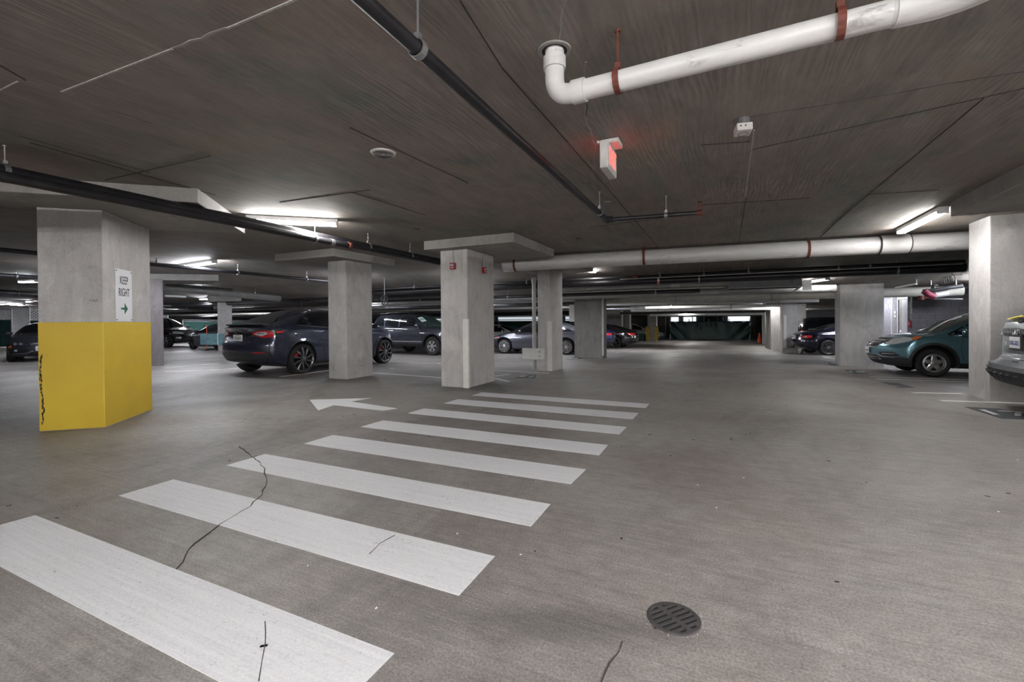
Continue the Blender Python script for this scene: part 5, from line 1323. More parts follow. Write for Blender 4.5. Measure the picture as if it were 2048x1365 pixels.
CH = saloon('blue_saloon_car', 'blue car tail with a white-striped red lamp, peeping past the dark broad column', 'paint_blue', (-6.45, 23.8), 180.0, 1, 1.0, 'rear', 'twin', rear_lamp='lamp_bright_red')
CK = saloon('blue_grey_car', 'blue-grey car with a dark wheel in front of the black pickup', 'paint_slate', (-26.6, 15.2), 172.0, 1, 1.0, 'front', 'five', rimm='rim_dark')

# ---------------------------------------------------------------- dark blue roadster tail
SM = dict(wb=2.33, track=1.48, tyre=0.31, tw=0.205, rim=0.215, wheel='twin', rim_mat='rim_grey',
    top=[(-0.86, 0.80), (-0.75, 0.88), (-0.5, 0.93), (-0.15, 0.97), (0.1, 1.08), (0.45, 1.20), (0.8, 1.24), (1.2, 1.20), (1.6, 0.98), (1.9, 0.87), (2.5, 0.80), (3.1, 0.62)],
    bot=[(-0.86, 0.34), (-0.5, 0.20), (2.7, 0.16), (3.1, 0.24)], belt=[(-0.86, 0.76), (-0.3, 0.86), (0.6, 0.84), (1.6, 0.82), (2.4, 0.76), (3.1, 0.5)],
    wid=[(-0.86, 0.74), (-0.4, 0.84), (0.6, 0.86), (2.3, 0.86), (2.8, 0.82), (3.1, 0.66)],
    rear=[(0.2, -0.66), (0.34, -0.82), (0.5, -0.90), (0.7, -0.86), (0.85, -0.80)], front=[(0.16, 2.95), (0.4, 3.1), (0.62, 3.0)], rear_zone=-0.35, front_zone=2.6, rear_round=0.34, front_round=0.5, tumble=0.5, pow=2.4, n=60)
CM = Car('roadster', 'dark blue roadster tail with a white plate, just left of the wide pale column', 'car', SM, 'paint_navy', (3.86, 22.4), 14.0, -1, 1.08)
for s in (-1, 1): CM.panel('tail_lamp', 'B', [(s * 0.44, 0.68), (s * 0.48, 0.76), (s * 0.70, 0.775), (s * 0.74, 0.70), (s * 0.62, 0.655)], 'lamp_bright_red', 0.010, 0.02, 0.05); CM.panel('lamp_lens', 'B', [(s * 0.52, 0.69), (s * 0.54, 0.74), (s * 0.62, 0.74), (s * 0.62, 0.69)], 'lamp_clear', 0.016, 0.02, 0.05)
CM.plate('B', 0.0, 0.70, 'VJK 4471', ''); CM.panel('soft_top', 'T', [(0.0, -0.50), (0.0, 0.50), (0.5, 0.52), (1.1, 0.50), (1.1, -0.50), (0.5, -0.52)], 'black_trim', 0.008, 0.012, 0.12)
CM.panel('rear_window', 'T', [(-0.1, -0.36), (-0.1, 0.36), (0.2, 0.34), (0.2, -0.34)], 'tinted_glass', 0.014, 0.012, 0.1); CM.seam('B', [(-0.74, 0.60), (0.74, 0.60)])
cut_win(CM, [(0.35, 0.90), (0.5, 1.08), (1.0, 1.12), (1.5, 0.92)], [], 0.02); CM.mirror(1.3, 0.94, 'paint_navy')
mb = MB()
for s in (-1, 1): mb.cyl((-0.90, s * 0.42, 0.27), (-0.70, s * 0.42, 0.27), 0.035, 14)
CM.put(mb, 'exhaust_tip', 'chrome')

# ---------------------------------------------------------------- tall dark van, grey van and other far vehicles
def boxy(name, label, paint, contact, heading, side, scale=1.0, axle='rear', Hh=1.75, cat='car', wheel='five', rimm='rim_silver', win='tinted_glass', lamps=True, arch=0.36):
    k = Hh / 1.75
    S = dict(wb=2.95, track=1.66, tyre=arch, tw=0.235, rim=0.225, wheel=wheel, rim_mat=rimm, arch_gap=0.07,
        top=[(-1.05, 1.1 * k), (-0.95, 1.45 * k), (-0.8, 1.66 * k), (-0.5, 1.72 * k), (0.7, 1.75 * k), (1.6, 1.71 * k), (2.1, 1.52 * k), (2.6, 1.20 * k), (2.85, 1.10 * k), (3.4, 1.0 * k), (3.85, 0.80 * k)],
        bot=[(-1.05, 0.42), (-0.6, 0.26), (3.3, 0.24), (3.85, 0.34)], belt=[(-1.05, 1.08 * k), (1.0, 1.08 * k), (2.4, 1.04 * k), (3.1, 0.95 * k), (3.85, 0.72 * k)],
        wid=[(-1.05, 0.88), (-0.6, 0.95), (2.8, 0.96), (3.3, 0.93), (3.85, 0.80)],
        rear=[(0.3, -0.9), (0.5, -1.05), (1.0, -1.03), (1.6, -0.85)], front=[(0.2, 3.65), (0.5, 3.85), (0.8, 3.78), (1.0, 3.6)], rear_zone=-0.5, front_zone=3.2, tumble=0.26, pow=3.2, n=54, front_round=0.42)
    c = Car(name, label, cat, S, paint, contact, heading, side, scale, axle=axle)
    cut_win(c, [(-0.75, 1.16 * k), (-0.6, 1.55 * k), (0.5, 1.62 * k), (1.5, 1.60 * k), (2.0, 1.44 * k), (2.5, 1.12 * k), (1.0, 1.14 * k)], [0.25, 1.3], 0.03, mat=win)
    c.panel('windshield', 'T', [(1.75, -0.58), (1.75, 0.58), (2.70, 0.70), (2.70, -0.70)], win, 0.006, 0.012, 0.15)
    c.panel('rear_window', 'B', [(-0.64, 1.2 * k), (-0.58, 1.56 * k), (0.58, 1.56 * k), (0.64, 1.2 * k)], win, 0.006, 0.014, 0.12)
    c.seam('S', [(1.32, 1.1 * k), (1.30, 0.32)], 0.014); c.seam('S', [(2.30, 1.06 * k), (2.36, 0.32)], 0.014); c.handle(0.5, 0.98 * k, 'black_trim'); c.handle(1.5, 0.96 * k, 'black_trim'); c.mirror(2.3, 1.16 * k, paint, size=1.1)
    if lamps:
        for s in (-1, 1):
            c.panel('head_lamp', 'F', [(s * 0.46, 0.76 * k), (s * 0.46, 0.86 * k), (s * 0.82, 0.90 * k), (s * 0.82, 0.78 * k)], 'lamp_clear', 0.012, 0.02, 0.07)
            c.panel('tail_lamp', 'B', [(s * 0.72, 0.85 * k), (s * 0.72, 1.1 * k), (s * 0.88, 1.14 * k), (s * 0.88, 0.85 * k)], 'lamp_red', 0.010, 0.02, 0.07)
        c.panel('head_lamp_side', 'S', [(3.3, 0.80 * k), (3.3, 0.92 * k), (3.55, 0.88 * k), (3.7, 0.78 * k)], 'lamp_clear', 0.008, 0.02, 0.07)
        c.panel('grille', 'F', [(-0.44, 0.62 * k), (-0.44, 0.86 * k), (0.44, 0.86 * k), (0.44, 0.62 * k)], 'black_trim', 0.008, 0.02, 0.1)
        c.panel('bumper_trim', 'F', [(-0.7, 0.36), (-0.7, 0.46), (0.7, 0.46), (0.7, 0.36)], 'grey_trim', 0.010, 0.02, 0.1)
    return c
CN = boxy('dark_van', 'black van behind the dark blue roadster, right of the lavender column', 'paint_black', (4.3, 25.9), 8.0, -1, 1.0, 'rear', 1.72, cat='van')
CP_ = boxy('black_pickup', 'black pickup-nosed off-roader facing the camera beside the stained column at the left', 'paint_black', (-30.5, 15.96), 12.0, -1, 1.02, 'front', 1.80, wheel='five', arch=0.40)
CQ = boxy('grey_van', 'grey van far off, between the black saloon and the striped column', 'paint_pale_grey', (fl(1292, 682.5).x + 0.2, fl(1292, 682.5).y + 0.8), 4.0, -1, 1.0, 'front', 1.72, cat='van')
CR = saloon('silver_car', 'silver car nose beyond the column with yellow and black stripes', 'paint_silver', (fl(1330, 680.5).x - 1.0, fl(1330, 680.5).y), 0.0, -1, 1.0, 'front')
CS = boxy('red_and_white_car', 'red and white vehicle behind the orange cone at the far right end', 'paint_red', (fl(1530, 679).x, fl(1530, 679).y + 2), 180.0, 1, 1.0, 'front', 1.6)
CS.panel('white_side', 'S', [(2.95, 0.5), (2.95, 0.85), (3.8, 0.78), (3.8, 0.5)], 'paint_white', 0.01, 0.02, 0.1)

# ---------------------------------------------------------------- dark grey coupe facing the camera at the far left
SW = dict(wb=2.69, track=1.56, tyre=0.325, tw=0.225, rim=0.23, wheel='fivetwin',
    top=[(-1.0, 0.9), (-0.7, 1.02), (-0.2, 1.10), (0.3, 1.30), (0.9, 1.41), (1.4, 1.39), (1.9, 1.18), (2.3, 0.99), (2.7, 0.93), (3.15, 0.84), (3.40, 0.70), (3.46, 0.60)],
    bot=[(-1.0, 0.36), (-0.5, 0.19), (3.0, 0.17), (3.46, 0.20)], belt=[(-1.0, 0.88), (0.3, 0.94), (1.8, 0.90), (2.6, 0.86), (3.1, 0.78), (3.46, 0.56)],
    wid=[(-1.0, 0.78), (-0.5, 0.87), (2.7, 0.88), (3.15, 0.85), (3.46, 0.76)],
    rear=[(0.2, -0.75), (0.5, -1.0), (0.9, -0.95)], front=[(0.17, 3.35), (0.3, 3.45), (0.5, 3.46), (0.66, 3.42), (0.8, 3.3)], rear_zone=-0.4, front_zone=2.85, front_round=0.34, tumble=0.42, pow=2.6, n=64)
cW = (-21.9, 7.45); thW = -22.0
fW = Vector((math.cos(math.radians(thW)), math.sin(math.radians(thW)), 0)); lW = Vector((-fW.y, fW.x, 0))
axW = Vector((cW[0], cW[1], 0)) - fW * 0.77 + lW * 0.78
CW = Car('coupe', 'dark grey coupe facing the camera, half hidden by the yellow column', 'car', SW, 'paint_slate', axW.xy, thW, 1, 1.0, axle='front')
cut_win(CW, [(0.0, 0.99), (0.3, 1.2), (0.9, 1.32), (1.35, 1.29), (1.95, 0.95)], [0.9], 0.02)
CW.panel('windshield', 'T', [(1.42, -0.52), (1.42, 0.52), (2.24, 0.68), (2.24, -0.68)], 'tinted_glass', 0.006, 0.012, 0.1)
CW.mirror(1.8, 0.98, 'paint_charcoal')
for s in (-1, 1):
    gk = CW.panel('kidney_grille', 'F', [(s * 0.04, 0.55), (s * 0.04, 0.66), (s * 0.10, 0.675), (s * 0.28, 0.675), (s * 0.31, 0.655), (s * 0.24, 0.56), (s * 0.18, 0.545)], 'chrome', 0.012, 0.02, 0.05)[0]
    CW.panel('grille_opening', 'F', [(s * 0.055, 0.562), (s * 0.055, 0.652), (s * 0.10, 0.663), (s * 0.265, 0.663), (s * 0.285, 0.65), (s * 0.225, 0.572), (s * 0.18, 0.560)], 'drain_void', 0.016, 0.02, 0.05, parent=gk)
    for q in range(7): y = s * (0.075 + q * 0.03); CW.panel('grille_slat', 'F', [(y - 0.004, 0.568), (y - 0.004, 0.655), (y + 0.004, 0.655), (y + 0.004, 0.568)], 'rim_grey', 0.022, 0.01, 0.05, parent=gk)
    hl = CW.panel('head_lamp', 'F', [(s * 0.40, 0.605), (s * 0.44, 0.665), (s * 0.62, 0.70), (s * 0.80, 0.715), (s * 0.80, 0.66), (s * 0.66, 0.60), (s * 0.5, 0.59)], 'lamp_smoke', 0.010, 0.02, 0.05)[0]
    CW.panel('lamp_brow', 'F', [(s * 0.42, 0.668), (s * 0.62, 0.702), (s * 0.80, 0.718), (s * 0.80, 0.702), (s * 0.62, 0.688), (s * 0.43, 0.655)], 'chrome', 0.016, 0.01, 0.05, parent=hl)
    for yy in (0.52, 0.66):
        CW.panel('lamp_ring', 'F', arc_pts(s * yy, 0.638, 0.038, 0, 330, 12), 'lamp_clear', 0.018, 0.01, 0.05, parent=hl)
        CW.panel('lamp_lens', 'F', arc_pts(s * yy, 0.638, 0.026, 0, 330, 10), 'sign_black', 0.022, 0.01, 0.05, parent=hl)
    CW.panel('side_intake', 'F', [(s * 0.30, 0.37), (s * 0.40, 0.46), (s * 0.72, 0.47), (s * 0.76, 0.40), (s * 0.66, 0.32)], 'black_trim', 0.006, 0.02, 0.06)
    CW.panel('fog_lamp', 'F', arc_pts(s * 0.64, 0.41, 0.04, 0, 330, 10), 'lamp_clear', 0.016, 0.01, 0.05)
    CW.panel('lip_blade', 'F', [(s * 0.20, 0.38), (s * 0.36, 0.30), (s * 0.72, 0.295), (s * 0.72, 0.31), (s * 0.37, 0.32), (s * 0.24, 0.40)], 'rim_silver', 0.016, 0.02, 0.06)
CW.panel('centre_intake', 'F', [(-0.28, 0.24), (-0.30, 0.36), (0.30, 0.36), (0.28, 0.24)], 'black_trim', 0.006, 0.02, 0.06)
CW.panel('side_marker', 'S', [(3.02, 0.50), (3.02, 0.56), (3.12, 0.58), (3.10, 0.50)], 'lamp_amber', 0.008, 0.01)
CW.plate('F', 0.0, 0.47, 'UKE 2096', '')
# ================================================================ small things on columns, slab and floor
# KEEP RIGHT sign on the yellow column
def on_ycol(x, y):
    """point on the right face of the yellow column"""
    n = Vector((u.x, u.y, 0)); d = ray(x, y); o = Vector((0, 0, H)); p0 = Vector((B_.x, B_.y, 0)); t = (p0 - o).dot(n) / d.dot(n); return o + d * t
q = [on_ycol(*p) for p in ((229, 536.5), (262, 543.5), (263, 644), (230.5, 643.5))]
rgt = vv3; cen = (q[0] + q[1] + q[2] + q[3]) / 4; wS = ((q[1] - q[0]).dot(rgt) + (q[2] - q[3]).dot(rgt)) / 2; hS = ((q[0].z - q[3].z) + (q[1].z - q[2].z)) / 2
sg = thing('keep_right_sign', 'white KEEP RIGHT sign with a green arrow screwed to the yellow column', 'sign', cen + uv3 * 0.006)
b = MB(); b.box(cen + uv3 * 0.006, (0.006, wS, hS), M=Matrix((uv3, rgt, Vector((0, 0, 1)))).transposed()); b.build('plate', 'sign_white', sg, world=True)
def sgm(a, z): return frame(cen + uv3 * 0.0105 + rgt * a + Vector((0, 0, z)), rgt, (0, 0, 1))
text_obj('lettering', 'KEEP', 0.155, 'sign_black', sgm(0, hS * 0.285), sg, sx=0.60)
text_obj('lettering', 'RIGHT', 0.155, 'sign_black', sgm(0, hS * 0.055), sg, sx=0.60)
M_ = sgm(0, -hS * 0.25); b = MB(); b.add([M_ @ Vector(p) for p in ((-0.08, -0.013, 0), (0.005, -0.013, 0), (0.005, -0.075, 0), (0.085, 0, 0), (0.005, 0.075, 0), (0.005, 0.013, 0), (-0.08, 0.013, 0))] +
    [M_ @ Vector(p) for p in ((-0.08, -0.013, .002), (0.005, -0.013, .002), (0.005, -0.075, .002), (0.085, 0, .002), (0.005, 0.075, .002), (0.005, 0.013, .002), (-0.08, 0.013, .002))],
    [(0, 1, 5, 6), (1, 2, 3), (1, 3, 5), (3, 4, 5), (7, 8, 12, 13), (8, 9, 10), (8, 10, 12), (10, 11, 12)]); b.build('arrow', 'sign_green', sg, world=True, normals=False)
for a in (-1, 1):
    for c in (-1, 1):
        b = MB(); p = cen + rgt * a * (wS / 2 - 0.02) + Vector((0, 0, c * (hS / 2 - 0.025))); b.cyl(p + uv3 * 0.008, p + uv3 * 0.014, 0.008, 10); b.build('screw', 'sign_black', sg, world=True)
# alarm strobes on the thick column
for (lab, p, n, zc) in (('red alarm strobe on the left face of the thick column', Vector((-4.90, 7.70, 0)), Vector((0, -1, 0)), None), ('red alarm strobe on the right face of the thick column', Vector((-4.57, 8.16, 0)), Vector((1, 0, 0)), None)):
    tgt = onY(907, 533, 7.70) if n.y else onX(966, 541, -4.57)
    p = tgt; r = Vector((0, 0, 1)).cross(n)
    t = thing('alarm_strobe', lab, 'alarm', p)
    Mx = Matrix((r, n, Vector((0, 0, 1)))).transposed()
    b = MB(); b.box(p + n * 0.03, (0.115, 0.06, 0.125), M=Mx); b.build('housing', 'alarm_red', t, world=True, bevel=0.008)
    b = MB(); b.box(p + n * 0.065 + Vector((0, 0, 0.015)), (0.08, 0.03, 0.035), M=Mx); b.build('strobe_lens', 'lamp_clear', t, world=True, bevel=0.005)
    text_obj('lettering', 'FIRE', 0.035, 'sign_white', frame(p + n * 0.0615 + Vector((0, 0, -0.035)), r * -1 if n.y else r, (0, 0, 1)) if False else frame(p + n * 0.0615 + Vector((0, 0, -0.035)), Vector((1, 0, 0)) if n.y else Vector((0, 1, 0)), (0, 0, 1)), t)
    b = MB(); b.cyl(p + n * 0.02 + Vector((0, 0, 0.06)), Vector((p.x, p.y, SOFF)) + n * 0.02, 0.011, 10); b.build('conduit', 'conduit_steel', t, world=True)
# service box at the pale column
y4 = R4[0][1]; a = onY(1044.5, 697, y4 - 0.12); c = onY(1087, 720, y4 - 0.12)
t = thing('service_box', 'pale grey service box held across the pipe beside the pale column', 'box', (a.x, y4 - 0.12, a.z - 0.15))
b = MB(); b.box2((a.x, y4 - 0.13, c.z), (c.x, y4 - 0.004, a.z)); b.build('panel', 'pale_guard', t, world=True, bevel=0.006)
for zz in (0.3, 0.72):
    b = MB(); x_ = a.x + (c.x - a.x) * 0.83; z_ = c.z + (a.z - c.z) * zz; b.cyl((x_, y4 - 0.13, z_), (x_, y4 - 0.145, z_), 0.022, 3); b.build('bolt', 'dark_metal', t, world=True)
# grey junction box on the side of the dark broad column
y5 = R5[0][1] + 0.15; a = onY(1139, 609, y5); c = onY(1150, 644, y5)
t = thing('junction_box', 'grey junction box on the left side of the dark broad column', 'box', (a.x, y5, c.z))
b = MB(); b.box2((a.x, y5 - 0.05, c.z), (R5[0][0] - 0.003, y5 + 0.2, a.z)); b.build('case', 'pale_guard', t, world=True, bevel=0.01)
b = MB(); b.cyl((a.x + .12, y5 + .05, a.z), (a.x + .12, y5 + .05, ceil_at(y5)), 0.03, 10); b.build('conduit', 'conduit_steel', t, world=True)
# smoke detector disc
c = (fl(741, 305, CEIL) + fl(792, 306, CEIL)) / 2; c = Vector((c.x, c.y, CEIL)); rs = (fl(741, 305, CEIL) - fl(792, 306, CEIL)).length / 2
t = thing('ceiling_speaker', 'round white ceiling disc with concentric rings, left of the long black pipe', 'detector', c)
b = MB(); b.lathe([(0.001, -0.018), (rs * .55, -0.018), (rs * 0.95, -0.012), (rs, -0.004), (rs, 0.0), (0.001, 0.0)], 'z', (0, 0, 0), 40); b.build('disc', 'off_white_plastic', t, smooth=True)
for k in (0.25, 0.40, 0.55, 0.72):
    b = MB(); b.lathe([(rs * k - 0.002, -0.021), (rs * k + 0.002, -0.021), (rs * k + 0.002, -0.012), (rs * k - 0.002, -0.012)], 'z', (0, 0, 0), 32, True); b.build('ring', 'dark_metal', t)
# small dark anchor plates cast in the slab
for (x, y, lab) in ((834, 458, 'small dark round plate in the slab above the thick column'), (1156, 477, 'small dark round plate in the slab left of the big white pipe'), (1216, 404, 'small pale round patch in the slab by the black pipe elbow')):
    c = fl(x, y, CEIL); b = MB(); b.cyl((0, 0, -0.006), (0, 0, 0), 0.05, 20)
    t = thing('cover_plate', lab, 'plate', c); b.build('disc', 'rust_red' if y > 450 else 'panel_concrete', t)
# camera box with a dangling chain
zb = CEIL - 0.07; c = fl(1486, 238, CEIL)
t = thing('sensor_box', 'small white sensor box with a hanging bead chain under the slab', 'sensor', (c.x, c.y, CEIL))
b = MB(); b.cyl((0, 0, -0.05), (0, 0, 0), 0.052, 20); b.build('base', 'duct_grey', t, smooth=True)
ang = math.radians(12); Mx = Matrix.Rotation(ang, 3, 'Z')
b = MB(); b.box((0, -0.0, -0.085), (0.115, 0.115, 0.06), M=Mx @ Matrix.Rotation(math.radians(-6), 3, 'X')); b.build('case', 'off_white_plastic', t, bevel=0.006)
b = MB(); b.lathe([(0.036, -0.0005), (0.039, -0.0005), (0.039, 0.004), (0.036, 0.004)], 'z', (0, 0.01, -0.121), 28, True); b.build('lens_ring', 'duct_grey', t)
for x_ in (-0.03, 0.005): b = MB(); b.cyl(Mx @ Vector((x_, -0.058, -0.075)), Mx @ Vector((x_, -0.061, -0.075)), 0.006, 8); b.build('pinhole', 'sign_black', t)
b = MB(); e_ = fl(1484, 262, CEIL - 0.12) ; f_ = fl(1470, 540, CEIL)
p0_ = Vector((c.x, c.y + 0.04, CEIL - 0.11)); p1_ = fl(1476, 470, CEIL - 0.01)
for k in range(60):
    p = p0_.lerp(Vector((p1_.x, p1_.y, CEIL - 0.01)), k / 60) - Vector((c.x, c.y, CEIL)); b.box(p, (0.004, 0.022, 0.004))
cb = b.build('bead_chain', 'rod_steel', t); cb['kind'] = 'stuff'
# exit sign near the top
t = thing('exit_sign', 'red lit EXIT sign hanging under the slab, seen almost edge on', 'sign', (-0.94, 4.08, CEIL))
b = MB(); b.box2((-0.975, 3.90, 2.63), (-0.905, 4.26, 2.868)); b.build('case', 'off_white_plastic', t, world=True, bevel=0.006)
b = MB(); b.box2((-0.907, 3.915, 2.645), (-0.901, 4.245, 2.853)); b.build('face', 'light_grey_paint', t, world=True, bevel=0.002)
text_obj('lettering', 'EXIT', 0.21, 'exit_red_glow', frame((-0.900, 4.08, 2.748), (0, 1, 0), (0, 0, 1)), t, sx=0.62, bold=0.004)
text_obj('lettering', 'EXIT', 0.21, 'exit_red_glow', frame((-0.976, 4.08, 2.748), (0, -1, 0), (0, 0, 1)), t, sx=0.62, bold=0.004)
b = MB(); b.box2((-0.99, 3.98, 2.868), (-0.83, 4.17, 2.905)); b.build('canopy', 'off_white_plastic', t, world=True, bevel=0.004)
b = MB(); b.box((-0.985, 3.90, 2.855), (0.02, 0.03, 0.02)); b.build('test_lamp', 'off_white_plastic', t, world=True)
# floor drain
cD = (fl(1295, 1232) + fl(1401, 1244)) / 2; rD = 0.112
t = thing('floor_drain', 'round dark cast iron floor drain with two rows of slots', 'drain', (cD.x, cD.y, 0))
b = MB(); b.lathe([(0.001, 0.0012), (rD * 0.86, 0.0012), (rD * 0.86, 0.0015)], 'z', (0, 0, 0), 40); b.build('void', 'drain_void', t)
aD = math.radians(50); ex, ey = Vector((math.cos(aD), math.sin(aD), 0)), Vector((-math.sin(aD), math.cos(aD), 0))
Mx = Matrix((ex, ey, Vector((0, 0, 1)))).transposed()
b = MB(); b.lathe([(0.0001, 0.0018), (rD, 0.0018), (rD, 0.004), (rD * 0.965, 0.007), (0.0001, 0.007)], 'z', (0, 0, 0), 56); gr_ = b.build('grate', 'cast_iron', t, smooth=False)
b = MB(); pit_ = 0.0275
for k in range(7):
    o = (k - 3.0) * pit_; Lh = math.sqrt(max(0, (rD * 0.84) ** 2 - o ** 2))
    for s_ in (-1, 1): b.box(ey * o + ex * s_ * (Lh + 0.011) / 2 + Vector((0, 0, 0.005)), (Lh - 0.011, 0.0165, 0.02), M=Mx)
ct_ = b.build('tmp_cut', 'cast_iron', t)
bm = bmesh.new(); bm.from_mesh(gr_.data); bmesh.ops.remove_doubles(bm, verts=bm.verts, dist=1e-5); bmesh.ops.recalc_face_normals(bm, faces=bm.faces); bm.to_mesh(gr_.data); bm.free()
md = gr_.modifiers.new('b', 'BOOLEAN'); md.operation = 'DIFFERENCE'; md.object = ct_; md.solver = 'EXACT'
nm = bpy.data.meshes.new_from_object(gr_.evaluated_get(bpy.context.evaluated_depsgraph_get())); gr_.modifiers.clear(); gr_.data = nm; nm.name = 'grate'; bpy.data.objects.remove(ct_)
# grit round the drain and flecks on the deck
random.seed(11); b = MB()
for k in range(80):
    a = random.uniform(0, 2 * PI); r = rD + abs(random.gauss(0.0, 0.012)) + 0.002; s_ = random.uniform(0.0006, 0.002)
    b.box((cD.x + math.cos(a) * r, cD.y + math.sin(a) * r, s_ / 2 + 0.0005), (s_ * 2, s_ * 1.5, s_), a)
g_ = b.build('grit', 'light_seam', floor); g_['kind'] = 'stuff'
b = MB()
for k in range(90):
    x, y = random.uniform(-6, 3.5), random.uniform(1.0, 9.5); s_ = random.uniform(0.006, 0.016)
    b.box((x, y, 0.002), (s_ * 2.0, s_, 0.002), random.uniform(0, PI))
g_ = b.build('dark_flecks', 'dark_seam', floor); g_['kind'] = 'stuff'
b = MB()
for k in range(26):
    x, y = random.uniform(-4, 3), random.uniform(1.0, 6); s_ = random.uniform(0.003, 0.007)
    b.box((x, y, 0.002), (s_ * 2.0, s_, 0.003), random.uniform(0, PI))
g_ = b.build('pale_flecks', 'sign_white', floor); g_['kind'] = 'stuff'

# ================================================================ grey overhead unit with bay number
P = fl(1457, 577, 2.42 + 0.0); Yh = P.y; zb_ = P.z; x0_ = P.x; x1_ = onY(1604, 568, Yh).x; ht = onY(1457, 561, Yh).z - zb_
t = thing('overhead_unit', 'long grey overhead box marked 18 hanging below the black pipes', 'duct', ((x0_ + x1_) / 2, Yh, zb_))
b = MB(); b.box2((x0_, Yh, zb_), (x1_, Yh + 0.03, zb_ + ht)); b.box2((x0_, Yh + 0.03, zb_), (x0_ + 0.03, Yh + 0.85, zb_ + ht)); b.box2((x1_ - 0.03, Yh + 0.03, zb_), (x1_, Yh + 0.85, zb_ + ht)); b.box2((x0_, Yh + 0.85, zb_), (x1_, Yh + 0.88, zb_ + ht)); b.box2((x0_, Yh, zb_ + ht - 0.02), (x1_, Yh + 0.88, zb_ + ht))
b.build('casing', 'duct_grey', t, world=True)
b = MB(); b.box2((x0_ - 0.01, Yh - 0.01, zb_ - 0.012), (x1_ + 0.01, Yh + 0.02, zb_ + 0.002)); b.build('front_lip', 'light_grey_paint', t, world=True)
for k in range(3):
    xc = x0_ + (x1_ - x0_) * (0.25 + 0.25 * k); b = MB(); b.tube([(xc - 0.3, Yh + 0.1, zb_ + 0.03), (xc, Yh + 0.3, zb_ + 0.01), (xc + 0.3, Yh + 0.1, zb_ + 0.03)], 0.008, 6); b.build('cable', 'conduit_steel', t, world=True)
text_obj('unit_number', '18', 0.14, 'sign_black', frame((x1_ - 0.25, Yh - 0.004, zb_ + ht * 0.62), (1, 0, 0), (0, 0, 1)), t)
b = MB(); b.beam((x1_ + 0.02, Yh + 0.0, zb_ + 0.02), (x1_ - 0.1, Yh + 0.9, zb_ - 0.1), 0.04, 0.03); b.box((x1_ + 0.12, Yh + 0.05, zb_ + 0.02), (0.2, 0.06, 0.26)); b.build('bracket', 'galvanised', t, world=True)
for xx in (x0_ + 0.15, x1_ - 0.15):
    b = MB(); b.cyl((xx, Yh + 0.4, zb_ + ht - 0.02), (xx, Yh + 0.4, ceil_at(Yh + 0.4)), 0.01, 8); b.build('suspension_rod', 'rod_steel', t, world=True)

# ================================================================ green tarpaulin at the end of the aisle
Yt = 50.0; zf = D(Yt)
xa_, xb_ = onY(1340, 660, Yt).x, onY(1500, 660, Yt).x; ztop = onY(1420, 643.5, Yt).z; zbo = onY(1420, 675, Yt).z
t = thing('green_tarpaulin', 'dark green tarpaulin screen tied across the far end of the aisle', 'tarp', ((xa_ + xb_) / 2, Yt, zf))
n_x, n_z = 90, 22; b = MB(); vs = []
for i in range(n_x + 1):
    f_ = i / n_x; x = xa_ + (xb_ - xa_) * f_
    for j in range(n_z + 1):
        g_ = j / n_z
        sag = 0.05 * math.sin(f_ * PI * 7) * g_ ** 2
        side = 0.16 * math.exp(-((f_ - 0.0) / 0.16) ** 2) + 0.16 * math.exp(-((f_ - 1.0) / 0.16) ** 2)
        y = Yt + 0.06 * math.sin(f_ * 40 + g_ * 3) * (0.3 + g_ * 0.2) + side * math.sin((f_ * 9 if f_ < 0.5 else (1 - f_) * 9) * 4 + g_ * 9) * 0.8
        z = zf + 0.06 + (ztop - zf - 0.06) * g_ - (0.04 * math.sin(f_ * PI * 7) ** 2 if j == n_z else 0)
        vs.append((x, y, z))
fs = [(i * (n_z + 1) + j, (i + 1) * (n_z + 1) + j, (i + 1) * (n_z + 1) + j + 1, i * (n_z + 1) + j + 1) for i in range(n_x) for j in range(n_z)]
holes = {(9, 17), (30, 16), (30, 13), (35, 16), (35, 13), (36, 14), (68, 17), (69, 18), (76, 18), (77, 19)}
fs = [f for k, f in enumerate(fs) if (k // n_z, k % n_z) not in holes]
b.add(vs, fs); o_ = b.build('sheet', 'green_tarp', t, world=True, smooth=True, normals=False); md = o_.modifiers.new('s', 'SOLIDIFY'); md.thickness = 0.01
b = MB(); b.cyl((xa_ - 0.1, Yt + 0.05, ztop), (xb_ + 0.1, Yt + 0.05, ztop), 0.03, 8); b.build('top_rail', 'dark_metal', t, world=True)
for k in range(5):
    xx = xa_ + (xb_ - xa_) * k / 4; b = MB(); b.cyl((xx, Yt + 0.09, D(Yt)), (xx, Yt + 0.09, ztop + 0.25), 0.035, 8); b.build('post', 'galvanised', t, world=True)
for k, f_ in enumerate((0.36, 0.47, 0.53, 0.59)):
    xx = xa_ + (xb_ - xa_) * f_; b = MB(); b.box((xx, Yt - 0.14, ztop - 0.35), (0.10, 0.02, 0.36), 0.1); b.build('vent_flap', 'drain_void', t, world=True)
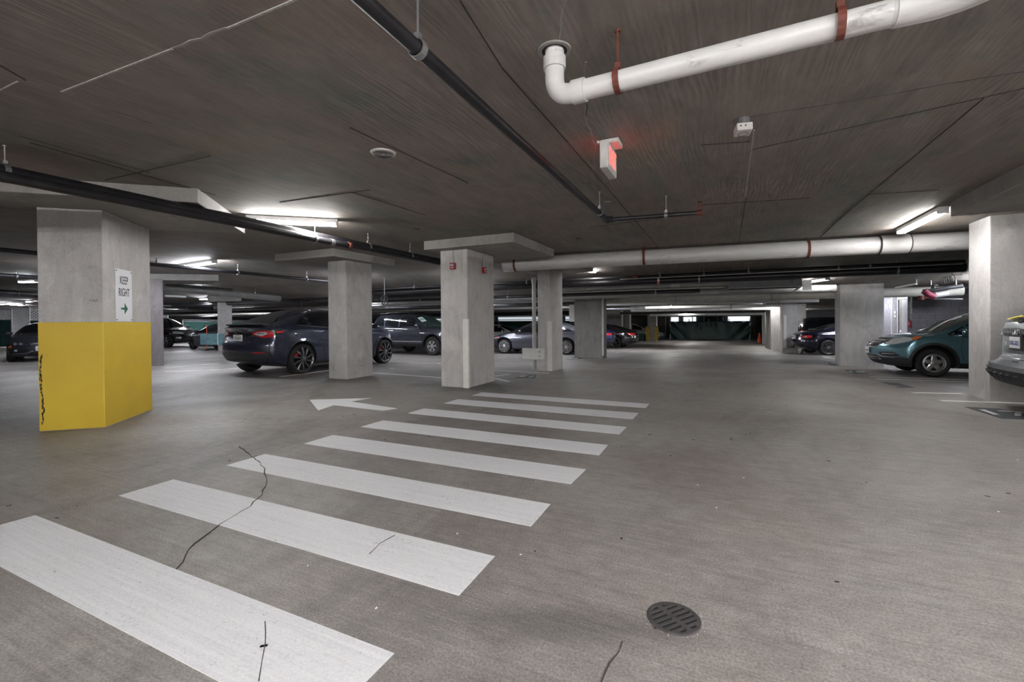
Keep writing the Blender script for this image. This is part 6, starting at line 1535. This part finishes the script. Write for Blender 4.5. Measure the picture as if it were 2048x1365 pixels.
# lit panels and dark piers of the wall behind it
def wall_piece(nm, x0, x1, z0, z1, y, mat, parent=None): 
    b = MB(); b.box2((x0, y, z0), (x1, y + 0.06, z1)); return b.build(nm, mat, parent)
Yw = 56.0
b = MB(); b.box2((-30, Yw + 0.4, -1.5), (8, Yw + 0.6, 2.6)); wb_ = b.build('trim_2', 'dark_wall'); tag(wb_, kind='structure')
for (px0, px1, py0, py1, mt) in ((1342, 1357, 634, 645, 'bright_panel_glow'), (1359, 1366, 634, 645, 'pale_guard'), (1367, 1384, 634, 645, 'bright_panel_glow'), (1386, 1392, 634, 645, 'bright_panel_glow'), (1456, 1500, 633, 644, 'bright_panel_glow')):
    a, c = onY(px0, py0, Yw + 0.3), onY(px1, py1, Yw + 0.3)
    b = MB(); b.box2((a.x, Yw + 0.3, c.z - 0.1), (c.x, Yw + 0.42, a.z)); o_ = b.build('lit_panel', mt, wb_)
for px in (1408, 1435, 1446):
    a = onY(px, 640, Yw + 0.2); b = MB(); b.cyl((a.x, Yw + 0.2, D(Yw)), (a.x, Yw + 0.2, ceil_at(Yw)), 0.06, 8); b.build('pipe_run', 'galvanised', wb_)
# ================================================================ traffic cone
pc_ = fl(1519, 687); s_ = 1.15
t = thing('traffic_cone', 'orange traffic cone with a black base at the right end of the aisle', 'cone', pc_)
b = MB(); b.box((0, 0, 0.02), (0.42 * s_, 0.42 * s_, 0.04)); b.build('base', 'tyre_rubber', t, bevel=0.01)
b = MB(); b.lathe([(0.16 * s_, 0.04), (0.035 * s_, 0.72 * s_), (0.028 * s_, 0.73 * s_), (0.001, 0.73 * s_)], 'z', (0, 0, 0), 20); b.build('cone', 'cone_orange', t, smooth=True)
# orange marker rod in front of the distant column, green box behind the black saloon
pr_ = fl(414, 702); t = thing('marker_rod', 'thin red marker rod standing by the distant bumper board', 'rod', pr_)
b = MB(); b.cyl((0, 0, 0), (0, 0, 1.35), 0.012, 8); b.build('rod', 'cone_orange', t); b = MB(); b.cyl((0, 0, 0), (0, 0, 0.05), 0.09, 14); b.build('foot', 'tyre_rubber', t)
pg_ = fl(1284, 682.5); t = thing('green_bin', 'low green bin standing left of the striped column', 'bin', pg_)
b = MB(); b.box((0, 0, 0.35), (0.5, 0.45, 0.7)); b.build('body', 'pale_green_screen', t, bevel=0.02); b = MB(); b.box((0, 0, 0.715), (0.54, 0.49, 0.04)); b.build('lid', 'pale_green_screen', t, bevel=0.01)
# hose beside the lavender column
a = fl(1600, 707); t = thing('black_hose', 'short black hose hanging at the right side of the lavender column', 'hose', a)
b = MB(); b.tube([Vector((0.05, 0.3, 0.75)), Vector((0.08, 0.1, 0.5)), Vector((0.10, 0.0, 0.2)), Vector((0.05, -0.1, 0.02))], 0.03, 8); b.build('hose', 'tyre_rubber', t, smooth=True)

# ================================================================ block-built room at the right
Xc, Yc = 5.7, 19.4
base = D(Yc)
b = MB(); b.box2((Xc + 0.02, Yc + 0.02, base - 0.1), (12.0, 22.55, 2.6)); wr_ = b.build('trim_3', 'mortar'); tag(wr_, kind='structure')
bm_ = MB(); bm_.box2((0, 0, 0), (0.392, 0.02, 0.192)); fb = bm_.build('block', 'cinder_block', wr_); fme = fb.data; bpy.data.objects.remove(fb)
bm_ = MB(); bm_.box2((0, 0, 0), (0.02, 0.392, 0.192)); fb = bm_.build('block', 'cinder_block', wr_); sme = fb.data; bpy.data.objects.remove(fb)
for r_ in range(12):
    for k in range(9):
        x = Xc + k * 0.4 - (0.2 if r_ % 2 else 0); 
        if x < Xc - 0.01: x = Xc
        o_ = bpy.data.objects.new('block', fme); link(o_, wr_); o_.location = (x + 0.004, Yc, base + r_ * 0.2 + 0.004)
        if r_ % 2 and k == 0: o_.scale = (0.5, 1, 1)
    for k in range(8 if r_ % 2 else 7):
        y = Yc + k * 0.4 + (0.0 if r_ % 2 else 0.2)
        if 19.75 - 0.0 < y + 0.2 < 20.75 and r_ < 11: continue
        o_ = bpy.data.objects.new('block', sme); link(o_, wr_); o_.location = (Xc, y + 0.004, base + r_ * 0.2 + 0.004)
dr = MB(); dr.box2((Xc - 0.03, 19.70, base), (Xc + 0.02, 19.80, base + 2.12)); dr.box2((Xc - 0.03, 20.62, base), (Xc + 0.02, 20.72, base + 2.12)); dr.box2((Xc - 0.03, 19.70, base + 2.12), (Xc + 0.02, 20.72, base + 2.22))
d1 = dr.build('door_1', 'door_frame_white'); tag(d1, kind='structure')
b = MB(); b.box2((Xc - 0.012, 19.81, base), (Xc + 0.02, 20.30, base + 2.11)); b.build('leaf', 'door_frame_white', d1)
b = MB(); b.box2((Xc - 0.008, 20.31, base), (Xc + 0.02, 20.61, base + 2.11)); b.build('side_panel', 'door_tan', d1)
b = MB(); b.cyl((Xc - 0.02, 20.24, base + 1.0), (Xc - 0.07, 20.24, base + 1.0), 0.02, 8); b.box((Xc - 0.07, 20.19, base + 1.0), (0.02, 0.12, 0.02)); b.build('door_handle', 'chrome', d1)
t = thing('call_point', 'small red fire alarm call point on the block wall beside the white door', 'alarm', (Xc - 0.02, 19.52, base + 1.2))
b = MB(); b.box2((Xc - 0.05, 19.44, base + 1.15), (Xc - 0.002, 19.58, base + 1.38)); b.build('case', 'alarm_red', t, world=True, bevel=0.006); b = MB(); b.box2((Xc - 0.055, 19.47, base + 1.24), (Xc - 0.05, 19.55, base + 1.30)); b.build('lever', 'sign_white', t, world=True)
t = thing('wall_notice', 'small white notice on the pale block wall behind the upright pipe', 'sign', (Xc - 0.02, 21.0, base + 1.6))
b = MB(); b.box2((Xc - 0.01, 20.95, base + 1.5), (Xc - 0.002, 21.12, base + 1.72)); b.build('sheet', 'sign_white', t, world=True); b = MB(); b.box2((Xc - 0.013, 20.98, base + 1.56), (Xc - 0.01, 21.09, base + 1.64)); b.build('print', 'duct_grey', t, world=True)
# red valve pipework and wire coil over the teal car
zv = 2.72
pv = fl(1850, 579, 2.60); 
def P_(x, y): return onY(x, y, 16.4)
t = thing('valve_pipework', 'dark red fire valve pipework hanging above the teal car', 'valve', P_(1860, 590))
b = MB(); b.tube([P_(1925, 572), P_(1895, 576), P_(1862, 582), P_(1846, 583)], 0.055, 12); b.build('dark_pipe', 'dark_pipe', t, world=True, smooth=True)
b = MB(); b.tube([P_(1848, 582), P_(1858, 590), P_(1869, 595)], 0.085, 14); b.build('red_pipe', 'plate_maroon', t, world=True, smooth=True)
b = MB(); b.cyl(P_(1836, 597), P_(1870, 594), 0.05, 12); b.cyl(P_(1842, 592), P_(1842, 600), 0.07, 12); b.build('valve_body', 'rust_red', t, world=True, smooth=True)
b = MB(); b.cyl(P_(1867, 577), P_(1867, 570), 0.04, 10); b.cyl(P_(1867, 572), P_(1867, 571), 0.10, 14); b.build('hand_wheel', 'dark_metal', t, world=True)
b = MB(); b.cyl(P_(1875, 589) + Vector((0, .2, 0)), P_(1902, 584.5) + Vector((0, .2, 0)), 0.10, 16); b.build('pale_sleeve', 'light_grey_paint', t, world=True, smooth=True)
b = MB(); b.cyl(P_(1862, 599), P_(1925, 599), 0.025, 8); b.build('thin_rod', 'dark_metal', t, world=True)
for xx in (1862, 1912): b = MB(); q_ = P_(xx, 578); b.cyl(q_, Vector((q_.x, q_.y, ceil_at(q_.y))), 0.01, 6); b.build('suspension_rod', 'rod_steel', t, world=True)
t = thing('wire_coil', 'loose coil of pale cable looped under the slab above the teal car', 'cable', onY(1895, 556, 15.4))
b = MB()
for k, (xx, yy) in enumerate(((1886, 562), (1891, 561), (1895, 560), (1899, 559), (1905, 556.5))):
    c0 = onY(xx, yy, 15.4); pts = []
    for i in range(17):
        a = 2 * PI * i / 16; pts.append(c0 + Vector((0.05 * math.cos(a) + 0.008 * i / 16, 0.03 * math.sin(a), 0.10 * math.sin(a))))
    b.tube(pts, 0.007, 6)
b.tube([onY(1886, 556, 15.4), onY(1905, 551, 15.4), onY(1925, 549, 15.4)], 0.006, 6)
b.build('loops', 'conduit_steel', t, world=True, smooth=True)['kind'] = 'stuff'
b = MB(); q_ = onY(1905, 552, 15.4); b.cyl(q_, Vector((q_.x, q_.y, ceil_at(q_.y))), 0.006, 6); b.build('hook', 'rod_steel', t, world=True)
t = thing('pendant_light_arm', 'slanting white channel hanging right of the upright pale pipe at the right', 'channel', onY(1812, 573, 17.0))
b = MB(); b.beam(onY(1791, 576, 17.0), onY(1833, 568, 16.2), 0.05, 0.05); b.build('channel', 'white_enamel', t, world=True); b = MB(); q_ = onY(1833, 567, 16.2); b.cyl(q_, Vector((q_.x, q_.y, ceil_at(q_.y))), 0.006, 6); b.build('rod', 'rod_steel', t, world=True)

# ================================================================ fence, green screens and louvres at the left
def fence_run(label, pts, hs, hm, n_post, mesh=True, scr='pale_green_screen'):
    pts = [Vector((p[0], p[1], 0)) for p in pts]
    t = thing('chain_link_fence', label, 'fence', (pts[0].x, pts[0].y, D(pts[0].y)))
    for i in range(len(pts) - 1):
        a, c = pts[i], pts[i + 1]; d = (c - a).normalized(); L = (c - a).length
        za, zc_ = D(a.y), D(c.y)
        k_ = max(2, int(L / 3))
        for k in range(k_ + 1):
            p = a.lerp(c, k / k_); z = za + (zc_ - za) * k / k_
            b = MB(); b.cyl((p.x, p.y, z), (p.x, p.y, z + hm), 0.035, 8); b.build('post', 'galvanised', t, world=True)
        for zz in (hs + 0.02, hm):
            b = MB(); b.cyl((a.x, a.y, za + zz), (c.x, c.y, zc_ + zz), 0.025, 8); b.build('rail', 'galvanised', t, world=True)
        nn = Vector((-d.y, d.x, 0)) * 0.05
        b = MB(); n_ = max(6, int(L / 0.4)); vs = []
        for k in range(n_ + 1):
            p = a.lerp(c, k / n_) + nn * (0.5 * math.sin(k * 1.9)); z = za + (zc_ - za) * k / n_
            vs += [(p.x, p.y, z + 0.05), (p.x, p.y, z + hs + 0.03 * math.sin(k * 0.8))]
        b.add(vs, [(2 * k, 2 * k + 2, 2 * k + 3, 2 * k + 1) for k in range(n_)]); o_ = b.build('privacy_screen', scr, t, world=True, normals=False); md = o_.modifiers.new('s', 'SOLIDIFY'); md.thickness = 0.008
        if mesh:
            b = MB(); hh = hm - hs; st = 0.16; n_ = int(L / st)
            for k in range(-int(hh / st) - 1, n_ + 1):
                for sgn in (1, -1):
                    s0, s1 = (k * st, k * st + hh) if sgn > 0 else (k * st + hh, k * st)
                    z0_, z1_ = hs, hm
                    # clip to the run
                    if max(s0, s1) <= 0 or min(s0, s1) >= L: continue
                    def cl(s, z, so, zo):
                        if s < 0: f = (0 - so) / (s - so); return 0.0, zo + (z - zo) * f
                        if s > L: f = (L - so) / (s - so); return L, zo + (z - zo) * f
                        return s, z
                    A_, B2_ = cl(s0, z0_, s1, z1_), cl(s1, z1_, s0, z0_)
                    pa_, pb_ = a + d * A_[0], a + d * B2_[0]
                    b.beam((pa_.x, pa_.y, za + (zc_ - za) * A_[0] / L + A_[1]), (pb_.x, pb_.y, za + (zc_ - za) * B2_[0] / L + B2_[1]), 0.02, 0.02, up=(nn.x, nn.y, 0))
            b.build('wire_mesh', 'galvanised', t, world=True)['kind'] = 'stuff'
    return t
fence_run('chain-link fence with a green screen behind the dark grey coupe', [(-41.5, 4.0), (-38.2, 11.7)], 1.62, 2.25, 3)
fence_run('corner length of chain-link fence, higher, just left of the yellow column', [(-38.0, 12.4), (-37.2, 19.5)], 1.62, 2.45, 3)
fence_run('green screened fence running behind the black pickup', [(-37.0, 20.4), (-29.5, 30.6)], 1.62, 1.75, 3, False)
fence_run('long green screened fence behind the boxy off-roader and the white saloon', [(-27.0, 31.5), (-9.2, 33.0)], 1.72, 1.85, 6, False)
# louvred openings above and behind the screens
def louvre(label, a, c, z0, z1, n, glow='bright_panel_glow', nm='louvred_opening'):
    a, c = Vector((*a, 0)), Vector((*c, 0)); d = (c - a).normalized(); nn = Vector((d.y, -d.x, 0))
    if nn.dot(-a) < 0: nn = -nn
    zf_ = D(a.y)
    t = thing(nm, label, 'louvre', (a.x, a.y, zf_ + z0))
    b = MB(); b.beam(Vector((a.x, a.y, zf_ + (z0 + z1) / 2)), Vector((c.x, c.y, D(c.y) + (z0 + z1) / 2)), 0.05, z1 - z0); b.build('backing', glow, t, world=True)  # glowing backing stands in for lamplight caught on the slats
    for k in range(n):
        z = z0 + (z1 - z0) * (k + 0.5) / n
        b = MB(); b.beam(Vector((a.x, a.y, zf_ + z)) + nn * 0.06, Vector((c.x, c.y, D(c.y) + z)) + nn * 0.06, 0.06, (z1 - z0) / n * 0.45); b.build('slat', 'duct_grey', t, world=True)
    for f_ in np.linspace(0, 1, max(2, int((c - a).length / 3))):
        p = a.lerp(c, float(f_)) + nn * 0.1; b = MB(); b.box((p.x, p.y, D(p.y) + z1 / 2), (0.12, 0.12, z1)); b.build('mullion', 'duct_grey', t, world=True)
    return t
louvre('louvred opening above the green fence, left of the upright pale pipe', (-17.5, 34.5), (-13.2, 34.8), 1.80, 2.15, 6)
louvre('second louvred opening above the green fence, by the pale grey column', (-11.6, 34.8), (-8.5, 35.0), 1.80, 2.15, 6)
louvre('louvred opening above the fence, over the boxy off-roader', (-26.0, 33.8), (-20.0, 34.2), 1.85, 2.05, 3)
b = MB(); b.beam((-62, 36.0, 0.8), (-9, 36.4, 0.8), 0.3, 4.2); wl_ = b.build('trim_4', 'wall_paint'); tag(wl_, kind='structure')
b = MB(); b.beam((-47, -8, 1.2), (-46, 36.0, 1.2), 0.3, 4.2); wl_ = b.build('trim_5', 'wall_paint'); tag(wl_, kind='structure')
b = MB(); b.beam((4.2, 39.0, 0.9), (14, 39.4, 0.9), 0.3, 3.8); wl_ = b.build('trim_6', 'dark_wall'); tag(wl_, kind='structure')
# two small hanging signs and a chain wheel seen over the boxy off-roader
for (x0, x1, y0, y1, mt, lab, tx) in ((785, 794, 609, 618, 'exit_red_glow', 'tiny red hanging sign over the boxy off-roader, left of the white one', ''), (797, 807, 609, 616, 'sign_white', 'tiny white hanging sign over the boxy off-roader, right of the red one', '')):
    a, c = onY(x0, y0, 24.0), onY(x1, y1, 24.0)
    t = thing('hanging_sign', lab, 'sign', ((a.x + c.x) / 2, 24.0, c.z)); b = MB(); b.box2((a.x, 23.97, c.z), (c.x, 24.0, a.z)); b.build('panel', 'sign_white', t, world=True)
    b = MB(); b.box2((a.x + 0.03, 23.965, c.z + 0.05), (c.x - 0.03, 23.97, a.z - 0.05)); b.build('print', 'cone_orange' if mt != 'sign_white' else 'light_grey_paint', t, world=True)
    b = MB(); b.cyl(((a.x + c.x) / 2, 24.0, a.z), ((a.x + c.x) / 2, 24.0, ceil_at(24.0)), 0.012, 6); b.build('rod', 'rod_steel', t, world=True)
c0 = onY(769, 601, 12.3); t = thing('valve_handwheel', 'black round valve wheel hanging below the pipes right of the slim column', 'wheel', c0)
b = MB(); pts = [c0 + Vector((0.09 * math.cos(2 * PI * i / 20), 0.05 * math.cos(2 * PI * i / 20), 0.16 * math.sin(2 * PI * i / 20))) for i in range(21)]; b.tube(pts, 0.022, 8); b.build('grip_ring', 'black_pipe', t, world=True, smooth=True)
b = MB(); b.cyl(c0 - Vector((0, 0, 0.15)), c0 + Vector((0, 0, 0.15)), 0.014, 8); b.cyl(c0 - Vector((0.09, .05, 0)), c0 + Vector((0.09, .05, 0)), 0.014, 8); b.cyl(c0 - Vector((-.03, 0.05, 0)), c0 + Vector((-.03, 0.05, 0)), 0.05, 12); b.build('spokes', 'dark_metal', t, world=True)
b = MB(); b.cyl(c0 + Vector((0, 0, 0.16)), Vector((c0.x, c0.y, ceil_at(c0.y))), 0.01, 6); b.build('rod', 'rod_steel', t, world=True)
# paper-thin extras on pipes: red tag
c0 = onY(1317, 562, fl(1448, 555.5, 2.68).y - 0.14); t = thing('pipe_tag', 'small red and white tag hanging on the thick black pipe', 'tag', c0)
b = MB(); b.box(c0, (0.07, 0.05, 0.22)); b.build('sleeve', 'alarm_red', t, world=True); b = MB(); b.box(c0 + Vector((0, -0.026, 0.03)), (0.06, 0.006, 0.08)); b.build('label', 'sign_white', t, world=True)
b = MB(); b.cyl(c0 + Vector((0, 0.0, 0.11)), c0 + Vector((0, 0.1, 0.26)), 0.01, 6); b.build('wire', 'rod_steel', t, world=True)
